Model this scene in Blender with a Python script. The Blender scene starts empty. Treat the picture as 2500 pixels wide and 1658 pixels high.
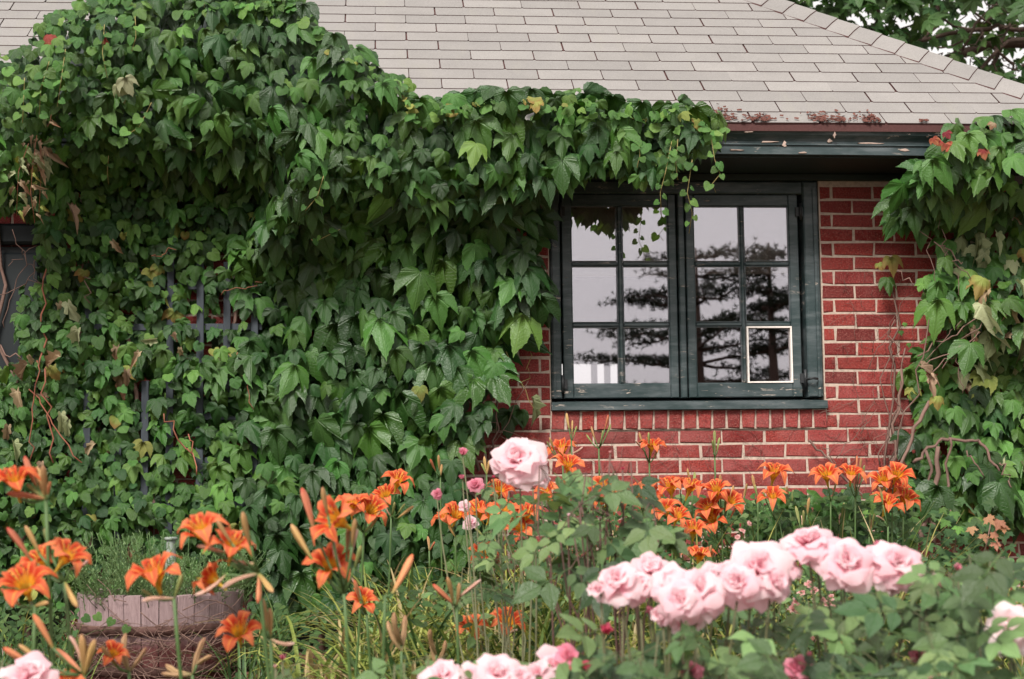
import bpy, math, random
import numpy as np
from mathutils import Matrix, Vector
R = math.radians
SC = bpy.context.scene
random.seed(7); rng = np.random.default_rng(7)

# ------------------------------------------------------------------ camera
YAW, PITCH, ROLL = 0.082714, 0.097431, -0.012327
CAM = np.array([-0.8056, -7.5679, 0.6546]); FPX = 4026.6
FWD = np.array([math.sin(YAW)*math.cos(PITCH), math.cos(YAW)*math.cos(PITCH), math.sin(PITCH)])
_r = np.array([math.cos(YAW), -math.sin(YAW), 0.0]); _u = np.cross(_r, FWD)
RGT = math.cos(ROLL)*_r + math.sin(ROLL)*_u
UPV = -math.sin(ROLL)*_r + math.cos(ROLL)*_u
cd = bpy.data.cameras.new('camera'); cam = bpy.data.objects.new('camera', cd); SC.collection.objects.link(cam)
cam.matrix_world = Matrix(((RGT[0], UPV[0], -FWD[0], CAM[0]), (RGT[1], UPV[1], -FWD[1], CAM[1]), (RGT[2], UPV[2], -FWD[2], CAM[2]), (0, 0, 0, 1)))
cd.sensor_width = 36; cd.lens = FPX/2500*36; cd.clip_start = 0.1; cd.clip_end = 2000
cd.dof.use_dof = True; cd.dof.focus_distance = 7.3; cd.dof.aperture_fstop = 4.8
SC.camera = cam
# ------------------------------------------------------------------ world, sun, exposure
W = bpy.data.worlds.new('World'); SC.world = W; W.use_nodes = True
nt = W.node_tree; nt.nodes.clear()
sky = nt.nodes.new('ShaderNodeTexSky'); sky.sky_type = 'NISHITA'; sky.sun_disc = False
sky.sun_elevation = R(46); sky.sun_rotation = R(205); sky.air_density = 1.0; sky.dust_density = 4.0; sky.ozone_density = 1.0
hsv = nt.nodes.new('ShaderNodeHueSaturation'); hsv.inputs['Saturation'].default_value = 0.12
mx = nt.nodes.new('ShaderNodeMix'); mx.data_type = 'RGBA'; mx.inputs[0].default_value = 0.55
mx.inputs[7].default_value = (8.9, 8.35, 8.0, 1)
bg = nt.nodes.new('ShaderNodeBackground'); bg.inputs['Strength'].default_value = 0.08
wo = nt.nodes.new('ShaderNodeOutputWorld')
nt.links.new(sky.outputs[0], hsv.inputs['Color']); nt.links.new(hsv.outputs[0], mx.inputs[6])
nt.links.new(mx.outputs[2], bg.inputs['Color']); nt.links.new(bg.outputs[0], wo.inputs['Surface'])
sl = bpy.data.lights.new('sun', 'SUN'); sl.energy = 2.5; sl.angle = R(16); sl.color = (1.0, 0.95, 0.88)
so = bpy.data.objects.new('sun', sl); SC.collection.objects.link(so)
SUNV = Vector((-0.45, -0.95, 1.08)); so.rotation_euler = SUNV.to_track_quat('Z', 'Y').to_euler(); so.location = (0, -3, 12)
SC.view_settings.view_transform = 'Standard'; SC.view_settings.look = 'None'; SC.view_settings.gamma = 1
SC.view_settings.exposure = 1.02

# ------------------------------------------------------------------ helpers
COL = SC.collection
def unit(v): v = np.asarray(v, float); return v/np.linalg.norm(v)
def ray(px, py): return FWD*FPX + RGT*(px-1250) + UPV*(829-py)
def at(px, py, D): return CAM + ray(px, py)*(D/FPX)             # a point D metres ahead of the camera
def on_wall(px, py, y=0.0): d = ray(px, py); return CAM + d*((y-CAM[1])/d[1])
TH = 0.6258; EY, EZ = -0.4421, 2.3208; UX, HW, EXPO = 0.2666, 0.1525, 0.12585
CT, ST = math.cos(TH), math.sin(TH)
RN = np.array([0, -ST, CT])
def roof_pt(u, s, h=0.0): return np.array([UX+u*HW, EY+s*EXPO*CT, EZ+s*EXPO*ST]) + RN*h   # s in courses above the eave
def gz(x, y):
    t = min(max((-1.6-y)/2.6, 0), 1); return -0.5*t*t*(3-2*t)

def new_obj(name, data, parent=None):
    o = bpy.data.objects.new(name, data); COL.objects.link(o)
    if parent is not None: o.parent = parent
    return o
def root_of(o):
    while o.parent is not None: o = o.parent
    return o
def origin_of(parent): return np.zeros(3) if parent is None else np.array(root_of(parent).location)
def thing(name, loc, label, cat, group=None):
    o = new_obj(name, None); o.location = tuple(loc); o.empty_display_size = 0.1
    o['label'] = label; o['category'] = cat
    if group: o['group'] = group
    return o

class MB:
    """collects geometry (world space) and links it as ONE mesh object"""
    def __init__(s): s.v = []; s.f = []; s.uv = []; s.m = []; s.sm = []; s.n = 0; s.t = []
    def add(s, v, f, uv=None, m=0, smooth=False, tint=0.5):
        v = np.asarray(v, float).reshape(-1, 3); b = s.n; s.v.append(v); s.n += len(v)
        s.f += [tuple(i+b for i in q) for q in f]; s.m += [m]*len(f); s.sm += [smooth]*len(f)
        s.uv.append(np.zeros((len(v), 2)) if uv is None else np.asarray(uv, float)); s.t.append(np.full(len(v), tint)); return s
    def box(s, x0, x1, y0, y1, z0, z1, m=0, tint=0.5):
        v = [(x, y, z) for z in (z0, z1) for y in (y0, y1) for x in (x0, x1)]
        return s.add(v, [(0, 2, 3, 1), (4, 5, 7, 6), (0, 1, 5, 4), (2, 6, 7, 3), (0, 4, 6, 2), (1, 3, 7, 5)], m=m, tint=tint)
    def bbox(s, x0, x1, y0, y1, z0, z1, b=0.003, m=0):
        """box whose front (-y) edges are chamfered by b"""
        o = [(x0, z0), (x1, z0), (x1, z1), (x0, z1)]; i = [(x0+b, z0+b), (x1-b, z0+b), (x1-b, z1-b), (x0+b, z1-b)]
        v = [(x, y1, z) for x, z in o] + [(x, y0+b, z) for x, z in o] + [(x, y0, z) for x, z in i]
        f = [(3, 2, 1, 0), (8, 9, 10, 11)]
        for k in range(4):
            n = (k+1) % 4; f += [(k, n, 4+n, 4+k), (4+k, 4+n, 8+n, 8+k)]
        return s.add(v, f, m=m)
    def tube(s, pts, r, n=6, m=0, cap=True, tint=0.5):
        pts = np.asarray(pts, float); k = len(pts); r = np.full(k, r) if np.isscalar(r) else np.asarray(r, float)
        V = []; UV = []; ref = np.array([0.31, 0.23, 0.92])
        L = 0
        for i in range(k):
            t = unit(pts[min(i+1, k-1)]-pts[max(i-1, 0)]+1e-9)
            a = np.cross(t, ref)
            if np.linalg.norm(a) < 0.1: a = np.cross(t, [1, 0, 0])
            a = unit(a); b = np.cross(t, a)
            if i: L += np.linalg.norm(pts[i]-pts[i-1])
            for j in range(n):
                w = 2*math.pi*j/n; V.append(pts[i]+r[i]*(math.cos(w)*a+math.sin(w)*b)); UV.append((j/n, i/(k-1)))
        F = [(i*n+j, i*n+(j+1) % n, (i+1)*n+(j+1) % n, (i+1)*n+j) for i in range(k-1) for j in range(n)]
        if cap: F += [tuple(range(n-1, -1, -1)), tuple((k-1)*n+j for j in range(n))]
        return s.add(V, F, UV, m, True, tint)
    def lathe(s, prof, c=(0, 0, 0), n=12, m=0, smooth=True):
        V = []; UV = []
        for i, (r, z) in enumerate(prof):
            for j in range(n):
                w = 2*math.pi*j/n; V.append((c[0]+r*math.cos(w), c[1]+r*math.sin(w), c[2]+z)); UV.append((j/n, i/(len(prof)-1)))
        k = len(prof)
        F = [(i*n+j, i*n+(j+1) % n, (i+1)*n+(j+1) % n, (i+1)*n+j) for i in range(k-1) for j in range(n)]
        return s.add(V, F, UV, m, smooth)
    def mesh(s, name, mats, org=(0, 0, 0)):
        me = bpy.data.meshes.new(name); v = np.concatenate(s.v)-np.asarray(org)
        lens = np.array([len(q) for q in s.f]); flat = np.array([i for q in s.f for i in q], dtype=np.int32)
        me.vertices.add(len(v)); me.vertices.foreach_set('co', v.astype(np.float32).ravel())
        me.loops.add(len(flat)); me.loops.foreach_set('vertex_index', flat)
        me.polygons.add(len(lens)); me.polygons.foreach_set('loop_start', np.concatenate([[0], np.cumsum(lens)[:-1]]).astype(np.int32))
        me.polygons.foreach_set('loop_total', lens.astype(np.int32))
        me.polygons.foreach_set('material_index', np.array(s.m, dtype=np.int32)); me.polygons.foreach_set('use_smooth', np.array(s.sm, dtype=bool))
        uvl = me.uv_layers.new(name='UVMap'); uvl.data.foreach_set('uv', np.concatenate(s.uv)[flat].astype(np.float32).ravel())
        at_ = me.attributes.new('tint', 'FLOAT', 'POINT'); at_.data.foreach_set('value', np.concatenate(s.t).astype(np.float32))
        for m in (mats if isinstance(mats, (list, tuple)) else [mats]): me.materials.append(m)
        me.update(calc_edges=True); me.validate(); return me
    def build(s, name, mats, parent=None, kind=None):
        o = new_obj(name, s.mesh(name, mats, origin_of(parent)), parent)
        if kind: o['kind'] = kind
        return o

# ------------------------------------------------------------------ materials
class NT:
    def __init__(s, name):
        s.m = bpy.data.materials.new(name); s.m.use_nodes = True; s.t = s.m.node_tree; s.t.nodes.clear()
        s.out = s.n('ShaderNodeOutputMaterial')
    def n(s, ty, **kw):
        x = s.t.nodes.new(ty)
        for k, v in kw.items(): setattr(x, k, v)
        return x
    def put(s, sock, v):
        if hasattr(v, 'is_linked') or isinstance(v, bpy.types.NodeSocket): s.t.links.new(v, sock)
        else:
            try: sock.default_value = v
            except Exception: sock.default_value = tuple(v)+(1,)
    def math(s, op, a, b=0.0, c=None, clamp=False):
        x = s.n('ShaderNodeMath', operation=op); x.use_clamp = clamp; s.put(x.inputs[0], a); s.put(x.inputs[1], b)
        if c is not None: s.put(x.inputs[2], c)
        return x.outputs[0]
    def mix(s, f, a, b, mode='MIX'):
        x = s.n('ShaderNodeMix', data_type='RGBA', blend_type=mode); s.put(x.inputs[0], f)
        for i, v in ((6, a), (7, b)): s.put(x.inputs[i], v if not isinstance(v, tuple) or len(v) == 4 else v+(1,))
        return x.outputs[2]
    def noise(s, scale, detail=3, rough=0.55, vec=None, out=0, dist=0.0):
        x = s.n('ShaderNodeTexNoise'); x.inputs['Scale'].default_value = scale; x.inputs['Detail'].default_value = detail
        x.inputs['Roughness'].default_value = rough; x.inputs['Distortion'].default_value = dist
        if vec is not None: s.put(x.inputs['Vector'], vec)
        return x.outputs[out]
    def obj(s): return s.n('ShaderNodeTexCoord').outputs['Object']
    def geo(s): return s.n('ShaderNodeNewGeometry').outputs['Position']
    def scl(s, v, sc):
        x = s.n('ShaderNodeMapping'); s.put(x.inputs[0], v); x.inputs['Scale'].default_value = sc; return x.outputs[0]
    def ss(s, v, a, b):
        x = s.n('ShaderNodeMapRange', interpolation_type='SMOOTHSTEP'); s.put(x.inputs[0], v); s.put(x.inputs[1], a); s.put(x.inputs[2], b); return x.outputs[0]
    def rnd(s):
        a = s.n('ShaderNodeAttribute', attribute_name='tint').outputs['Fac']; o = s.n('ShaderNodeObjectInfo').outputs['Random']
        return s.math('FRACT', s.math('ADD', a, o))
    def rnd2(s, r, k): return s.math('FRACT', s.math('MULTIPLY', r, k))
    def hsv(s, c, h=0.5, sa=1.0, v=1.0):
        x = s.n('ShaderNodeHueSaturation'); s.put(x.inputs['Color'], c); s.put(x.inputs['Hue'], h); s.put(x.inputs['Saturation'], sa); s.put(x.inputs['Value'], v); return x.outputs[0]
    def bump(s, h, strength=0.3, dist=0.01):
        x = s.n('ShaderNodeBump'); s.put(x.inputs['Height'], h); x.inputs['Strength'].default_value = strength; x.inputs['Distance'].default_value = dist; return x.outputs[0]
    def bsdf(s, color, rough=0.6, spec=0.4, normal=None, trans=0.0, tcol=None):
        b = s.n('ShaderNodeBsdfPrincipled'); s.put(b.inputs['Base Color'], color if not isinstance(color, tuple) else color[:3]+(1,))
        s.put(b.inputs['Roughness'], rough); s.put(b.inputs['Specular IOR Level'], spec)
        if normal is not None: s.put(b.inputs['Normal'], normal)
        o = b.outputs[0]
        if trans:
            t = s.n('ShaderNodeBsdfTranslucent'); s.put(t.inputs['Color'], tcol if tcol is not None else color)
            m = s.n('ShaderNodeMixShader'); m.inputs[0].default_value = trans
            s.t.links.new(o, m.inputs[1]); s.t.links.new(t.outputs[0], m.inputs[2]); o = m.outputs[0]
        s.t.links.new(o, s.out.inputs['Surface']); return s.m

def mat_leaf(name, ca, cb, rough=0.38, spec=0.5, trans=0.22, vein=0.3, kind='ivy', vj=0.5, edge=None):
    n = NT(name); r = n.rnd(); r2 = n.rnd2(r, 7.31)
    c = n.mix(r, ca, cb)
    c = n.hsv(c, n.math('ADD', 0.485, n.math('MULTIPLY', r2, 0.03)), 1.0, n.math('ADD', 1-vj/2, n.math('MULTIPLY', n.rnd2(r, 3.7), vj)))
    uv = n.n('ShaderNodeUVMap').outputs[0]; sx = n.n('ShaderNodeSeparateXYZ'); n.put(sx.inputs[0], uv)
    x = n.math('ABSOLUTE', sx.outputs[0]); y = sx.outputs[1]
    if kind == 'ivy':
        d2 = n.math('ABSOLUTE', n.math('ADD', n.math('MULTIPLY', x, 0.763), n.math('MULTIPLY', y, 0.647)))
        d3 = n.math('ABSOLUTE', n.math('ADD', n.math('MULTIPLY', y, 0.95), n.math('MULTIPLY', x, 0.06)))
        d = n.math('MINIMUM', n.math('MINIMUM', x, d2), d3)
        w = n.math('SINE', n.math('MULTIPLY', n.math('ADD', y, n.math('MULTIPLY', x, -0.9)), 46.0))
    else:
        d = x; w = n.math('SINE', n.math('MULTIPLY', n.math('ADD', y, n.math('MULTIPLY', x, -0.8)), 40.0))
    v = n.math('SUBTRACT', 1.0, n.ss(d, 0.004, 0.03))
    v2 = n.math('MULTIPLY', n.ss(w, 0.86, 1.0), 0.35)
    vv = n.math('MAXIMUM', v, v2)
    pal = n.hsv(c, 0.485, 0.85, 2.0)
    c2 = n.mix(n.math('MULTIPLY', vv, vein), c, pal)
    blot = n.ss(n.noise(2.6, 2, vec=n.scl(n.obj(), (14, 14, 14))), 0.35, 0.75)
    c2 = n.mix(n.math('MULTIPLY', blot, 0.3), c2, n.hsv(c2, 0.49, 1.0, 1.5))
    if edge is not None:
        rad = n.math('SQRT', n.math('ADD', n.math('MULTIPLY', x, x), n.math('MULTIPLY', y, y)))
        c2 = n.mix(n.math('MULTIPLY', n.ss(rad, 0.35, 0.75), n.rnd2(r, 5.3)), c2, edge)
    h = n.math('ADD', n.math('MULTIPLY', vv, -0.7), n.noise(9, 2, vec=n.scl(uv, (2.0, 2.0, 2.0))))
    tc = n.hsv(c, 0.485, 1.1, 1.8)
    return n.bsdf(c2, n.math('ADD', rough-0.06, n.math('MULTIPLY', r2, 0.16)), spec, n.bump(h, 0.55, 0.006), trans, tc)

M = {}
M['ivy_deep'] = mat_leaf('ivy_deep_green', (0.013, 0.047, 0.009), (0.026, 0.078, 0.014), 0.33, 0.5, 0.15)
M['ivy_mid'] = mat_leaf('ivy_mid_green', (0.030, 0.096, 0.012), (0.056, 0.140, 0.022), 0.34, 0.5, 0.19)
M['ivy_fresh'] = mat_leaf('ivy_fresh_green', (0.06, 0.16, 0.026), (0.115, 0.23, 0.04), 0.38, 0.5, 0.26)
M['ivy_yellow'] = mat_leaf('ivy_yellowing', (0.16, 0.22, 0.045), (0.24, 0.24, 0.055), 0.5, 0.35, 0.25, edge=(0.24, 0.12, 0.035))
M['ivy_red'] = mat_leaf('ivy_turned_red', (0.22, 0.028, 0.022), (0.32, 0.075, 0.04), 0.5, 0.35, 0.25, vein=0.15, edge=(0.36, 0.15, 0.06))
M['ivy_dry'] = mat_leaf('ivy_dried_leaf', (0.27, 0.20, 0.12), (0.36, 0.26, 0.17), 0.75, 0.2, 0.2, vein=0.2, edge=(0.22, 0.09, 0.05))
M['ivy_pale'] = mat_leaf('ivy_pale_limp', (0.22, 0.27, 0.13), (0.33, 0.34, 0.2), 0.6, 0.3, 0.25, vein=0.2)
M['rose_leaf'] = mat_leaf('rose_leaf_green', (0.024, 0.072, 0.018), (0.14, 0.22, 0.075), 0.36, 0.55, 0.2, kind='p', vein=0.25, vj=0.9)
M['shrub_leaf'] = mat_leaf('shrub_leaf_green', (0.03, 0.075, 0.022), (0.07, 0.13, 0.035), 0.55, 0.35, 0.25, kind='p', vein=0.2)
M['tree_leaf'] = mat_leaf('chestnut_leaf_green', (0.022, 0.062, 0.016), (0.06, 0.125, 0.03), 0.5, 0.35, 0.3, kind='p', vein=0.2)
M['maple_leaf'] = mat_leaf('maple_leaf_green', (0.03, 0.085, 0.03), (0.07, 0.13, 0.04), 0.5, 0.35, 0.25)
M['maple_tan'] = mat_leaf('maple_leaf_bronze', (0.34, 0.15, 0.08), (0.42, 0.24, 0.14), 0.55, 0.3, 0.25)
M['herb'] = mat_leaf('herb_leaf', (0.13, 0.22, 0.085), (0.24, 0.33, 0.16), 0.6, 0.3, 0.2, kind='p', vein=0.1)

def mat_blade(name, ca, cb, tip):
    n = NT(name); r = n.rnd(); uv = n.n('ShaderNodeUVMap').outputs[0]; sx = n.n('ShaderNodeSeparateXYZ'); n.put(sx.inputs[0], uv)
    c = n.mix(r, ca, cb); c = n.mix(n.math('MULTIPLY', n.ss(sx.outputs[1], 0.5, 1.0), n.rnd2(r, 5.7)), c, tip)
    c = n.hsv(c, 0.5, 1.0, n.math('ADD', 0.75, n.math('MULTIPLY', n.rnd2(r, 3.1), 0.5)))
    return n.bsdf(c, 0.5, 0.35, None, 0.25, n.hsv(c, 0.49, 1.0, 1.6))
M['blade'] = mat_blade('strap_leaf', (0.11, 0.19, 0.035), (0.34, 0.36, 0.085), (0.36, 0.30, 0.10))
M['blade_dark'] = mat_blade('strap_leaf_dark', (0.025, 0.065, 0.02), (0.06, 0.12, 0.03), (0.14, 0.16, 0.05))
M['blade_dry'] = mat_blade('strap_leaf_dry', (0.30, 0.22, 0.10), (0.40, 0.32, 0.15), (0.42, 0.34, 0.2))

def mat_simple(name, col, rough=0.6, spec=0.35, var=0.3, scale=20, trans=0.0, bump=0.2, stretch=(1, 1, 1)):
    n = NT(name); r = n.rnd(); o = n.scl(n.geo(), stretch); f = n.noise(scale, 4, vec=o)
    c = n.hsv(col+(1,), 0.5, 1.0, n.math('ADD', 1-var, n.math('MULTIPLY', n.math('ADD', f, n.math('MULTIPLY', r, 0.5)), var*1.3)))
    return n.bsdf(c, rough, spec, n.bump(f, bump, 0.004), trans)
M['stem'] = mat_simple('stem_green', (0.07, 0.125, 0.04), 0.5, 0.3, 0.4)
M['stem_yellow'] = mat_simple('stem_yellow', (0.30, 0.30, 0.07), 0.5, 0.3, 0.3)
M['cane'] = mat_simple('rose_cane', (0.10, 0.10, 0.05), 0.6, 0.3, 0.5, 30)
M['cane_dark'] = mat_simple('rose_cane_dark', (0.10, 0.055, 0.045), 0.7, 0.3, 0.5, 30)
M['twig'] = mat_simple('vine_bark', (0.17, 0.105, 0.085), 0.85, 0.2, 0.5, 60, bump=0.5)
M['twig_red'] = mat_simple('vine_red_stem', (0.25, 0.09, 0.055), 0.7, 0.3, 0.4, 60)
M['tendril'] = mat_simple('tendril', (0.32, 0.26, 0.10), 0.6, 0.3, 0.3, 60)
M['bark'] = mat_simple('tree_bark', (0.10, 0.068, 0.055), 0.9, 0.2, 0.6, 18, bump=0.8, stretch=(1, 1, 0.4))
M['sepal'] = mat_simple('sepal', (0.10, 0.14, 0.045), 0.6, 0.3, 0.3, 80)

def mat_petal_lily(name):
    n = NT(name); r = n.rnd(); uv = n.n('ShaderNodeUVMap').outputs[0]; sx = n.n('ShaderNodeSeparateXYZ'); n.put(sx.inputs[0], uv)
    y = sx.outputs[1]; x = n.math('ABSOLUTE', sx.outputs[0])
    o = n.mix(r, (0.58, 0.105, 0.042, 1), (0.72, 0.21, 0.10, 1))
    c = n.mix(n.ss(y, 0.26, 0.42), (0.78, 0.34, 0.02, 1), (0.46, 0.035, 0.010, 1))
    c = n.mix(n.ss(y, 0.48, 0.74), c, o)
    c = n.mix(n.math('MULTIPLY', n.math('SUBTRACT', 1.0, n.ss(x, 0.02, 0.09)), n.ss(y, 0.3, 0.5)), c, (0.80, 0.28, 0.07, 1))
    c = n.mix(n.math('MULTIPLY', n.ss(x, 0.3, 0.5), 0.4), c, (0.80, 0.25, 0.10, 1))
    w = n.math('SINE', n.math('MULTIPLY', x, 70.0))
    return n.bsdf(c, 0.7, 0.15, n.bump(w, 0.3, 0.002), 0.35, c)
M['lily'] = mat_petal_lily('daylily_petal')
M['anther'] = mat_simple('anther', (0.16, 0.05, 0.02), 0.7); M['lily_throat'] = mat_simple('lily_throat', (0.62, 0.40, 0.05), 0.6, trans=0.2)
def mat_bud(name, cols):
    n = NT(name); r = n.rnd(); uv = n.n('ShaderNodeUVMap').outputs[0]; sx = n.n('ShaderNodeSeparateXYZ'); n.put(sx.inputs[0], uv)
    y = sx.outputs[1]; c = n.mix(n.ss(y, 0.0, 0.35), cols[0], cols[1]); c = n.mix(n.ss(y, 0.55, 1.0), c, cols[2])
    c = n.hsv(c, n.math('ADD', 0.49, n.math('MULTIPLY', r, 0.02)), 1.0, n.math('ADD', 0.8, n.math('MULTIPLY', r, 0.4)))
    w = n.math('SINE', n.math('MULTIPLY', sx.outputs[0], 37.7))
    return n.bsdf(c, 0.55, 0.3, n.bump(w, 0.5, 0.003), 0.1)
M['bud'] = mat_bud('lily_bud', [(0.15, 0.20, 0.05, 1), (0.42, 0.25, 0.10, 1), (0.48, 0.25, 0.13, 1)])
M['bud_red'] = mat_bud('lily_bud_red', [(0.30, 0.24, 0.08, 1), (0.55, 0.20, 0.10, 1), (0.55, 0.08, 0.04, 1)])
M['bud_green'] = mat_bud('lily_bud_green', [(0.12, 0.18, 0.05, 1), (0.24, 0.27, 0.09, 1), (0.36, 0.28, 0.12, 1)])
M['bud_pale'] = mat_bud('lily_spent_pale', [(0.30, 0.28, 0.12, 1), (0.62, 0.36, 0.26, 1), (0.66, 0.45, 0.40, 1)])
M['bud_dry'] = mat_bud('lily_spent_dry', [(0.24, 0.20, 0.09, 1), (0.40, 0.25, 0.13, 1), (0.34, 0.16, 0.09, 1)])
def mat_rose(name, ca, cb, base):
    n = NT(name); r = n.rnd(); uv = n.n('ShaderNodeUVMap').outputs[0]; sx = n.n('ShaderNodeSeparateXYZ'); n.put(sx.inputs[0], uv)
    y = sx.outputs[1]; c = n.mix(r, ca, cb); c = n.mix(n.math('MULTIPLY', n.math('SUBTRACT', 1.0, n.ss(y, 0.1, 0.75)), 0.6), c, base)
    return n.bsdf(c, 0.8, 0.08, n.bump(n.noise(6, 2, vec=uv), 0.3, 0.003), 0.58, c)
M['rose'] = mat_rose('rose_petal_pale', (0.92, 0.64, 0.70, 1), (0.94, 0.78, 0.80, 1), (0.92, 0.40, 0.52, 1))
M['rose_white'] = mat_rose('rose_petal_near_white', (0.92, 0.74, 0.76, 1), (0.94, 0.84, 0.84, 1), (0.90, 0.52, 0.58, 1))
M['rose_deep'] = mat_rose('rose_petal_pink', (0.78, 0.27, 0.38, 1), (0.82, 0.38, 0.46, 1), (0.70, 0.15, 0.25, 1))
M['rose_red'] = mat_rose('rose_petal_red', (0.62, 0.06, 0.13, 1), (0.70, 0.14, 0.22, 1), (0.5, 0.03, 0.08, 1))
M['rose_small'] = mat_rose('rose_petal_peach', (0.80, 0.43, 0.42, 1), (0.84, 0.58, 0.55, 1), (0.72, 0.28, 0.30, 1))

def mat_brick():
    n = NT('red_brick'); r = n.rnd(); p = n.geo()
    c = n.mix(r, (0.155, 0.013, 0.013, 1), (0.27, 0.034, 0.027, 1)); c = n.mix(n.ss(n.rnd2(r, 9.7), 0.55, 0.95), c, (0.11, 0.014, 0.013, 1))
    c = n.mix(n.math('MULTIPLY', n.ss(n.rnd2(r, 13.3), 0.5, 0.95), 0.75), c, (0.28, 0.045, 0.043, 1))
    f = n.noise(110, 5, 0.75, vec=p); g = n.noise(9, 4, 0.6, vec=p)
    c = n.mix(n.math('MULTIPLY', n.ss(f, 0.47, 0.62), 0.75), c, (0.08, 0.014, 0.013, 1))
    c = n.mix(n.math('MULTIPLY', n.ss(n.noise(190, 4, 0.75, vec=p), 0.50, 0.64), 0.6), c, (0.36, 0.15, 0.125, 1))
    sz = n.n('ShaderNodeSeparateXYZ'); n.put(sz.inputs[0], p)
    low = n.math('SUBTRACT', 1.0, n.ss(sz.outputs[2], 0.75, 1.35))                      # lime bloom on the lower courses
    c = n.mix(n.math('MULTIPLY', n.math('MULTIPLY', n.ss(g, 0.35, 0.7), 0.55), n.math('ADD', 0.2, n.math('MULTIPLY', low, 0.65))), c, (0.36, 0.13, 0.12, 1))
    return n.bsdf(c, 0.88, 0.2, n.bump(n.math('ADD', f, n.math('MULTIPLY', g, 0.6)), 0.9, 0.006))
M['brick'] = mat_brick()
M['mortar'] = mat_simple('mortar', (0.40, 0.315, 0.26), 0.95, 0.1, 0.75, 60, bump=0.9)
def mat_paint():
    n = NT('green_paint'); p = n.geo(); s1 = n.noise(5, 4, 0.65, vec=n.scl(p, (1.0, 1.0, 1.0))); s2 = n.noise(45, 4, 0.7, vec=p)
    c = n.mix(n.ss(s1, 0.35, 0.7), (0.020, 0.038, 0.039, 1), (0.048, 0.066, 0.070, 1))
    wx = n.noise(16, 4, 0.75, vec=n.scl(p, (0.55, 1, 3.0)), dist=0.4); wm = n.ss(n.noise(3.1, 2, vec=p), 0.40, 0.60)
    chip = n.math('MULTIPLY', n.ss(wx, 0.605, 0.64), wm)
    sm = n.math('MULTIPLY', n.ss(n.noise(7, 4, 0.7, vec=n.scl(p, (0.5, 1, 3))), 0.42, 0.72), 0.5)
    c = n.mix(sm, c, (0.15, 0.17, 0.18, 1)); c = n.mix(chip, c, n.mix(s2, (0.30, 0.22, 0.17, 1), (0.58, 0.52, 0.47, 1)))
    return n.bsdf(c, n.math('ADD', 0.42, n.math('MULTIPLY', chip, 0.4)), 0.4, n.bump(n.math('SUBTRACT', n.math('MULTIPLY', s2, 0.35), chip), 0.5, 0.004))
M['paint'] = mat_paint()
M['putty'] = mat_simple('white_putty', (0.72, 0.66, 0.62), 0.7, 0.2, 0.35, 60, bump=0.5)
M['bare'] = mat_simple('bare_weathered_wood', (0.36, 0.27, 0.23), 0.85, 0.15, 0.6, 70, bump=0.5)
M['soffit'] = mat_simple('soffit_paint', (0.020, 0.030, 0.028), 0.6, 0.3, 0.4, 12)
def mat_shingle():
    n = NT('asphalt_shingle'); r = n.rnd(); p = n.geo()
    c = n.mix(r, (0.203, 0.192, 0.185, 1), (0.243, 0.229, 0.22, 1)); g = n.noise(170, 3, 0.85, vec=p); g2 = n.noise(5, 3, 0.6, vec=p)
    c = n.hsv(c, 0.5, 1.0, n.math('ADD', 0.40, n.math('ADD', n.math('MULTIPLY', g, 0.95), n.math('MULTIPLY', g2, 0.25))))
    st = n.noise(3.5, 4, 0.7, vec=n.scl(p, (2.2, 0.5, 0.5)))
    c = n.mix(n.math('MULTIPLY', n.ss(st, 0.52, 0.78), 0.28), c, (0.25, 0.24, 0.20, 1))
    return n.bsdf(c, 0.95, 0.15, n.bump(g, 0.5, 0.002))
M['shingle'] = mat_shingle()
M['shingle_edge'] = mat_simple('shingle_cut_edge', (0.085, 0.04, 0.038), 0.95, 0.1, 0.4, 120)
M['dirt'] = mat_simple('roof_debris', (0.12, 0.052, 0.042), 0.95, 0.1, 0.6, 90)
def mat_wood():
    n = NT('weathered_stave'); r = n.rnd(); p = n.geo(); g = n.noise(30, 5, 0.7, vec=n.scl(p, (4, 4, 0.35)), dist=0.3)
    sz = n.n('ShaderNodeSeparateXYZ'); n.put(sz.inputs[0], p)
    c = n.mix(g, (0.12, 0.075, 0.078, 1), (0.42, 0.31, 0.31, 1))
    low_band = n.math('SUBTRACT', 1.0, n.ss(n.math('ADD', sz.outputs[2], n.math('MULTIPLY', n.noise(9, 3, vec=p), 0.06)), 0.15, 0.22))   # staves darker and redder towards the bottom
    c = n.mix(low_band, c, n.mix(g, (0.10, 0.035, 0.035, 1), (0.20, 0.075, 0.07, 1)))
    return n.bsdf(c, 0.9, 0.15, n.bump(g, 0.7, 0.006))
M['stave'] = mat_wood()
M['rust'] = mat_simple('rusty_hoop', (0.11, 0.055, 0.045), 0.8, 0.3, 0.5, 50)
M['lath'] = mat_simple('trellis_paint', (0.042, 0.050, 0.060), 0.75, 0.25, 0.6, 30, bump=0.4, stretch=(3, 3, 0.5))
M['door'] = mat_simple('door_paint', (0.008, 0.012, 0.014), 0.6, 0.3, 0.5, 10)
M['post'] = mat_simple('verdigris_post', (0.22, 0.25, 0.22), 0.6, 0.4, 0.5, 25, bump=0.4)
M['iron'] = mat_simple('black_iron', (0.02, 0.022, 0.024), 0.5, 0.4, 0.4, 40)
M['blind'] = mat_simple('linen_blind', (0.46, 0.40, 0.35), 0.9, 0.1, 0.12, 160, trans=0.15, stretch=(0.2, 1, 3))
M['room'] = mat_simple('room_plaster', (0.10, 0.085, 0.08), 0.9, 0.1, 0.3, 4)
M['post_white'] = mat_simple('white_glazing_bar', (0.42, 0.41, 0.44), 0.6, 0.3, 0.1, 10)
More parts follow.
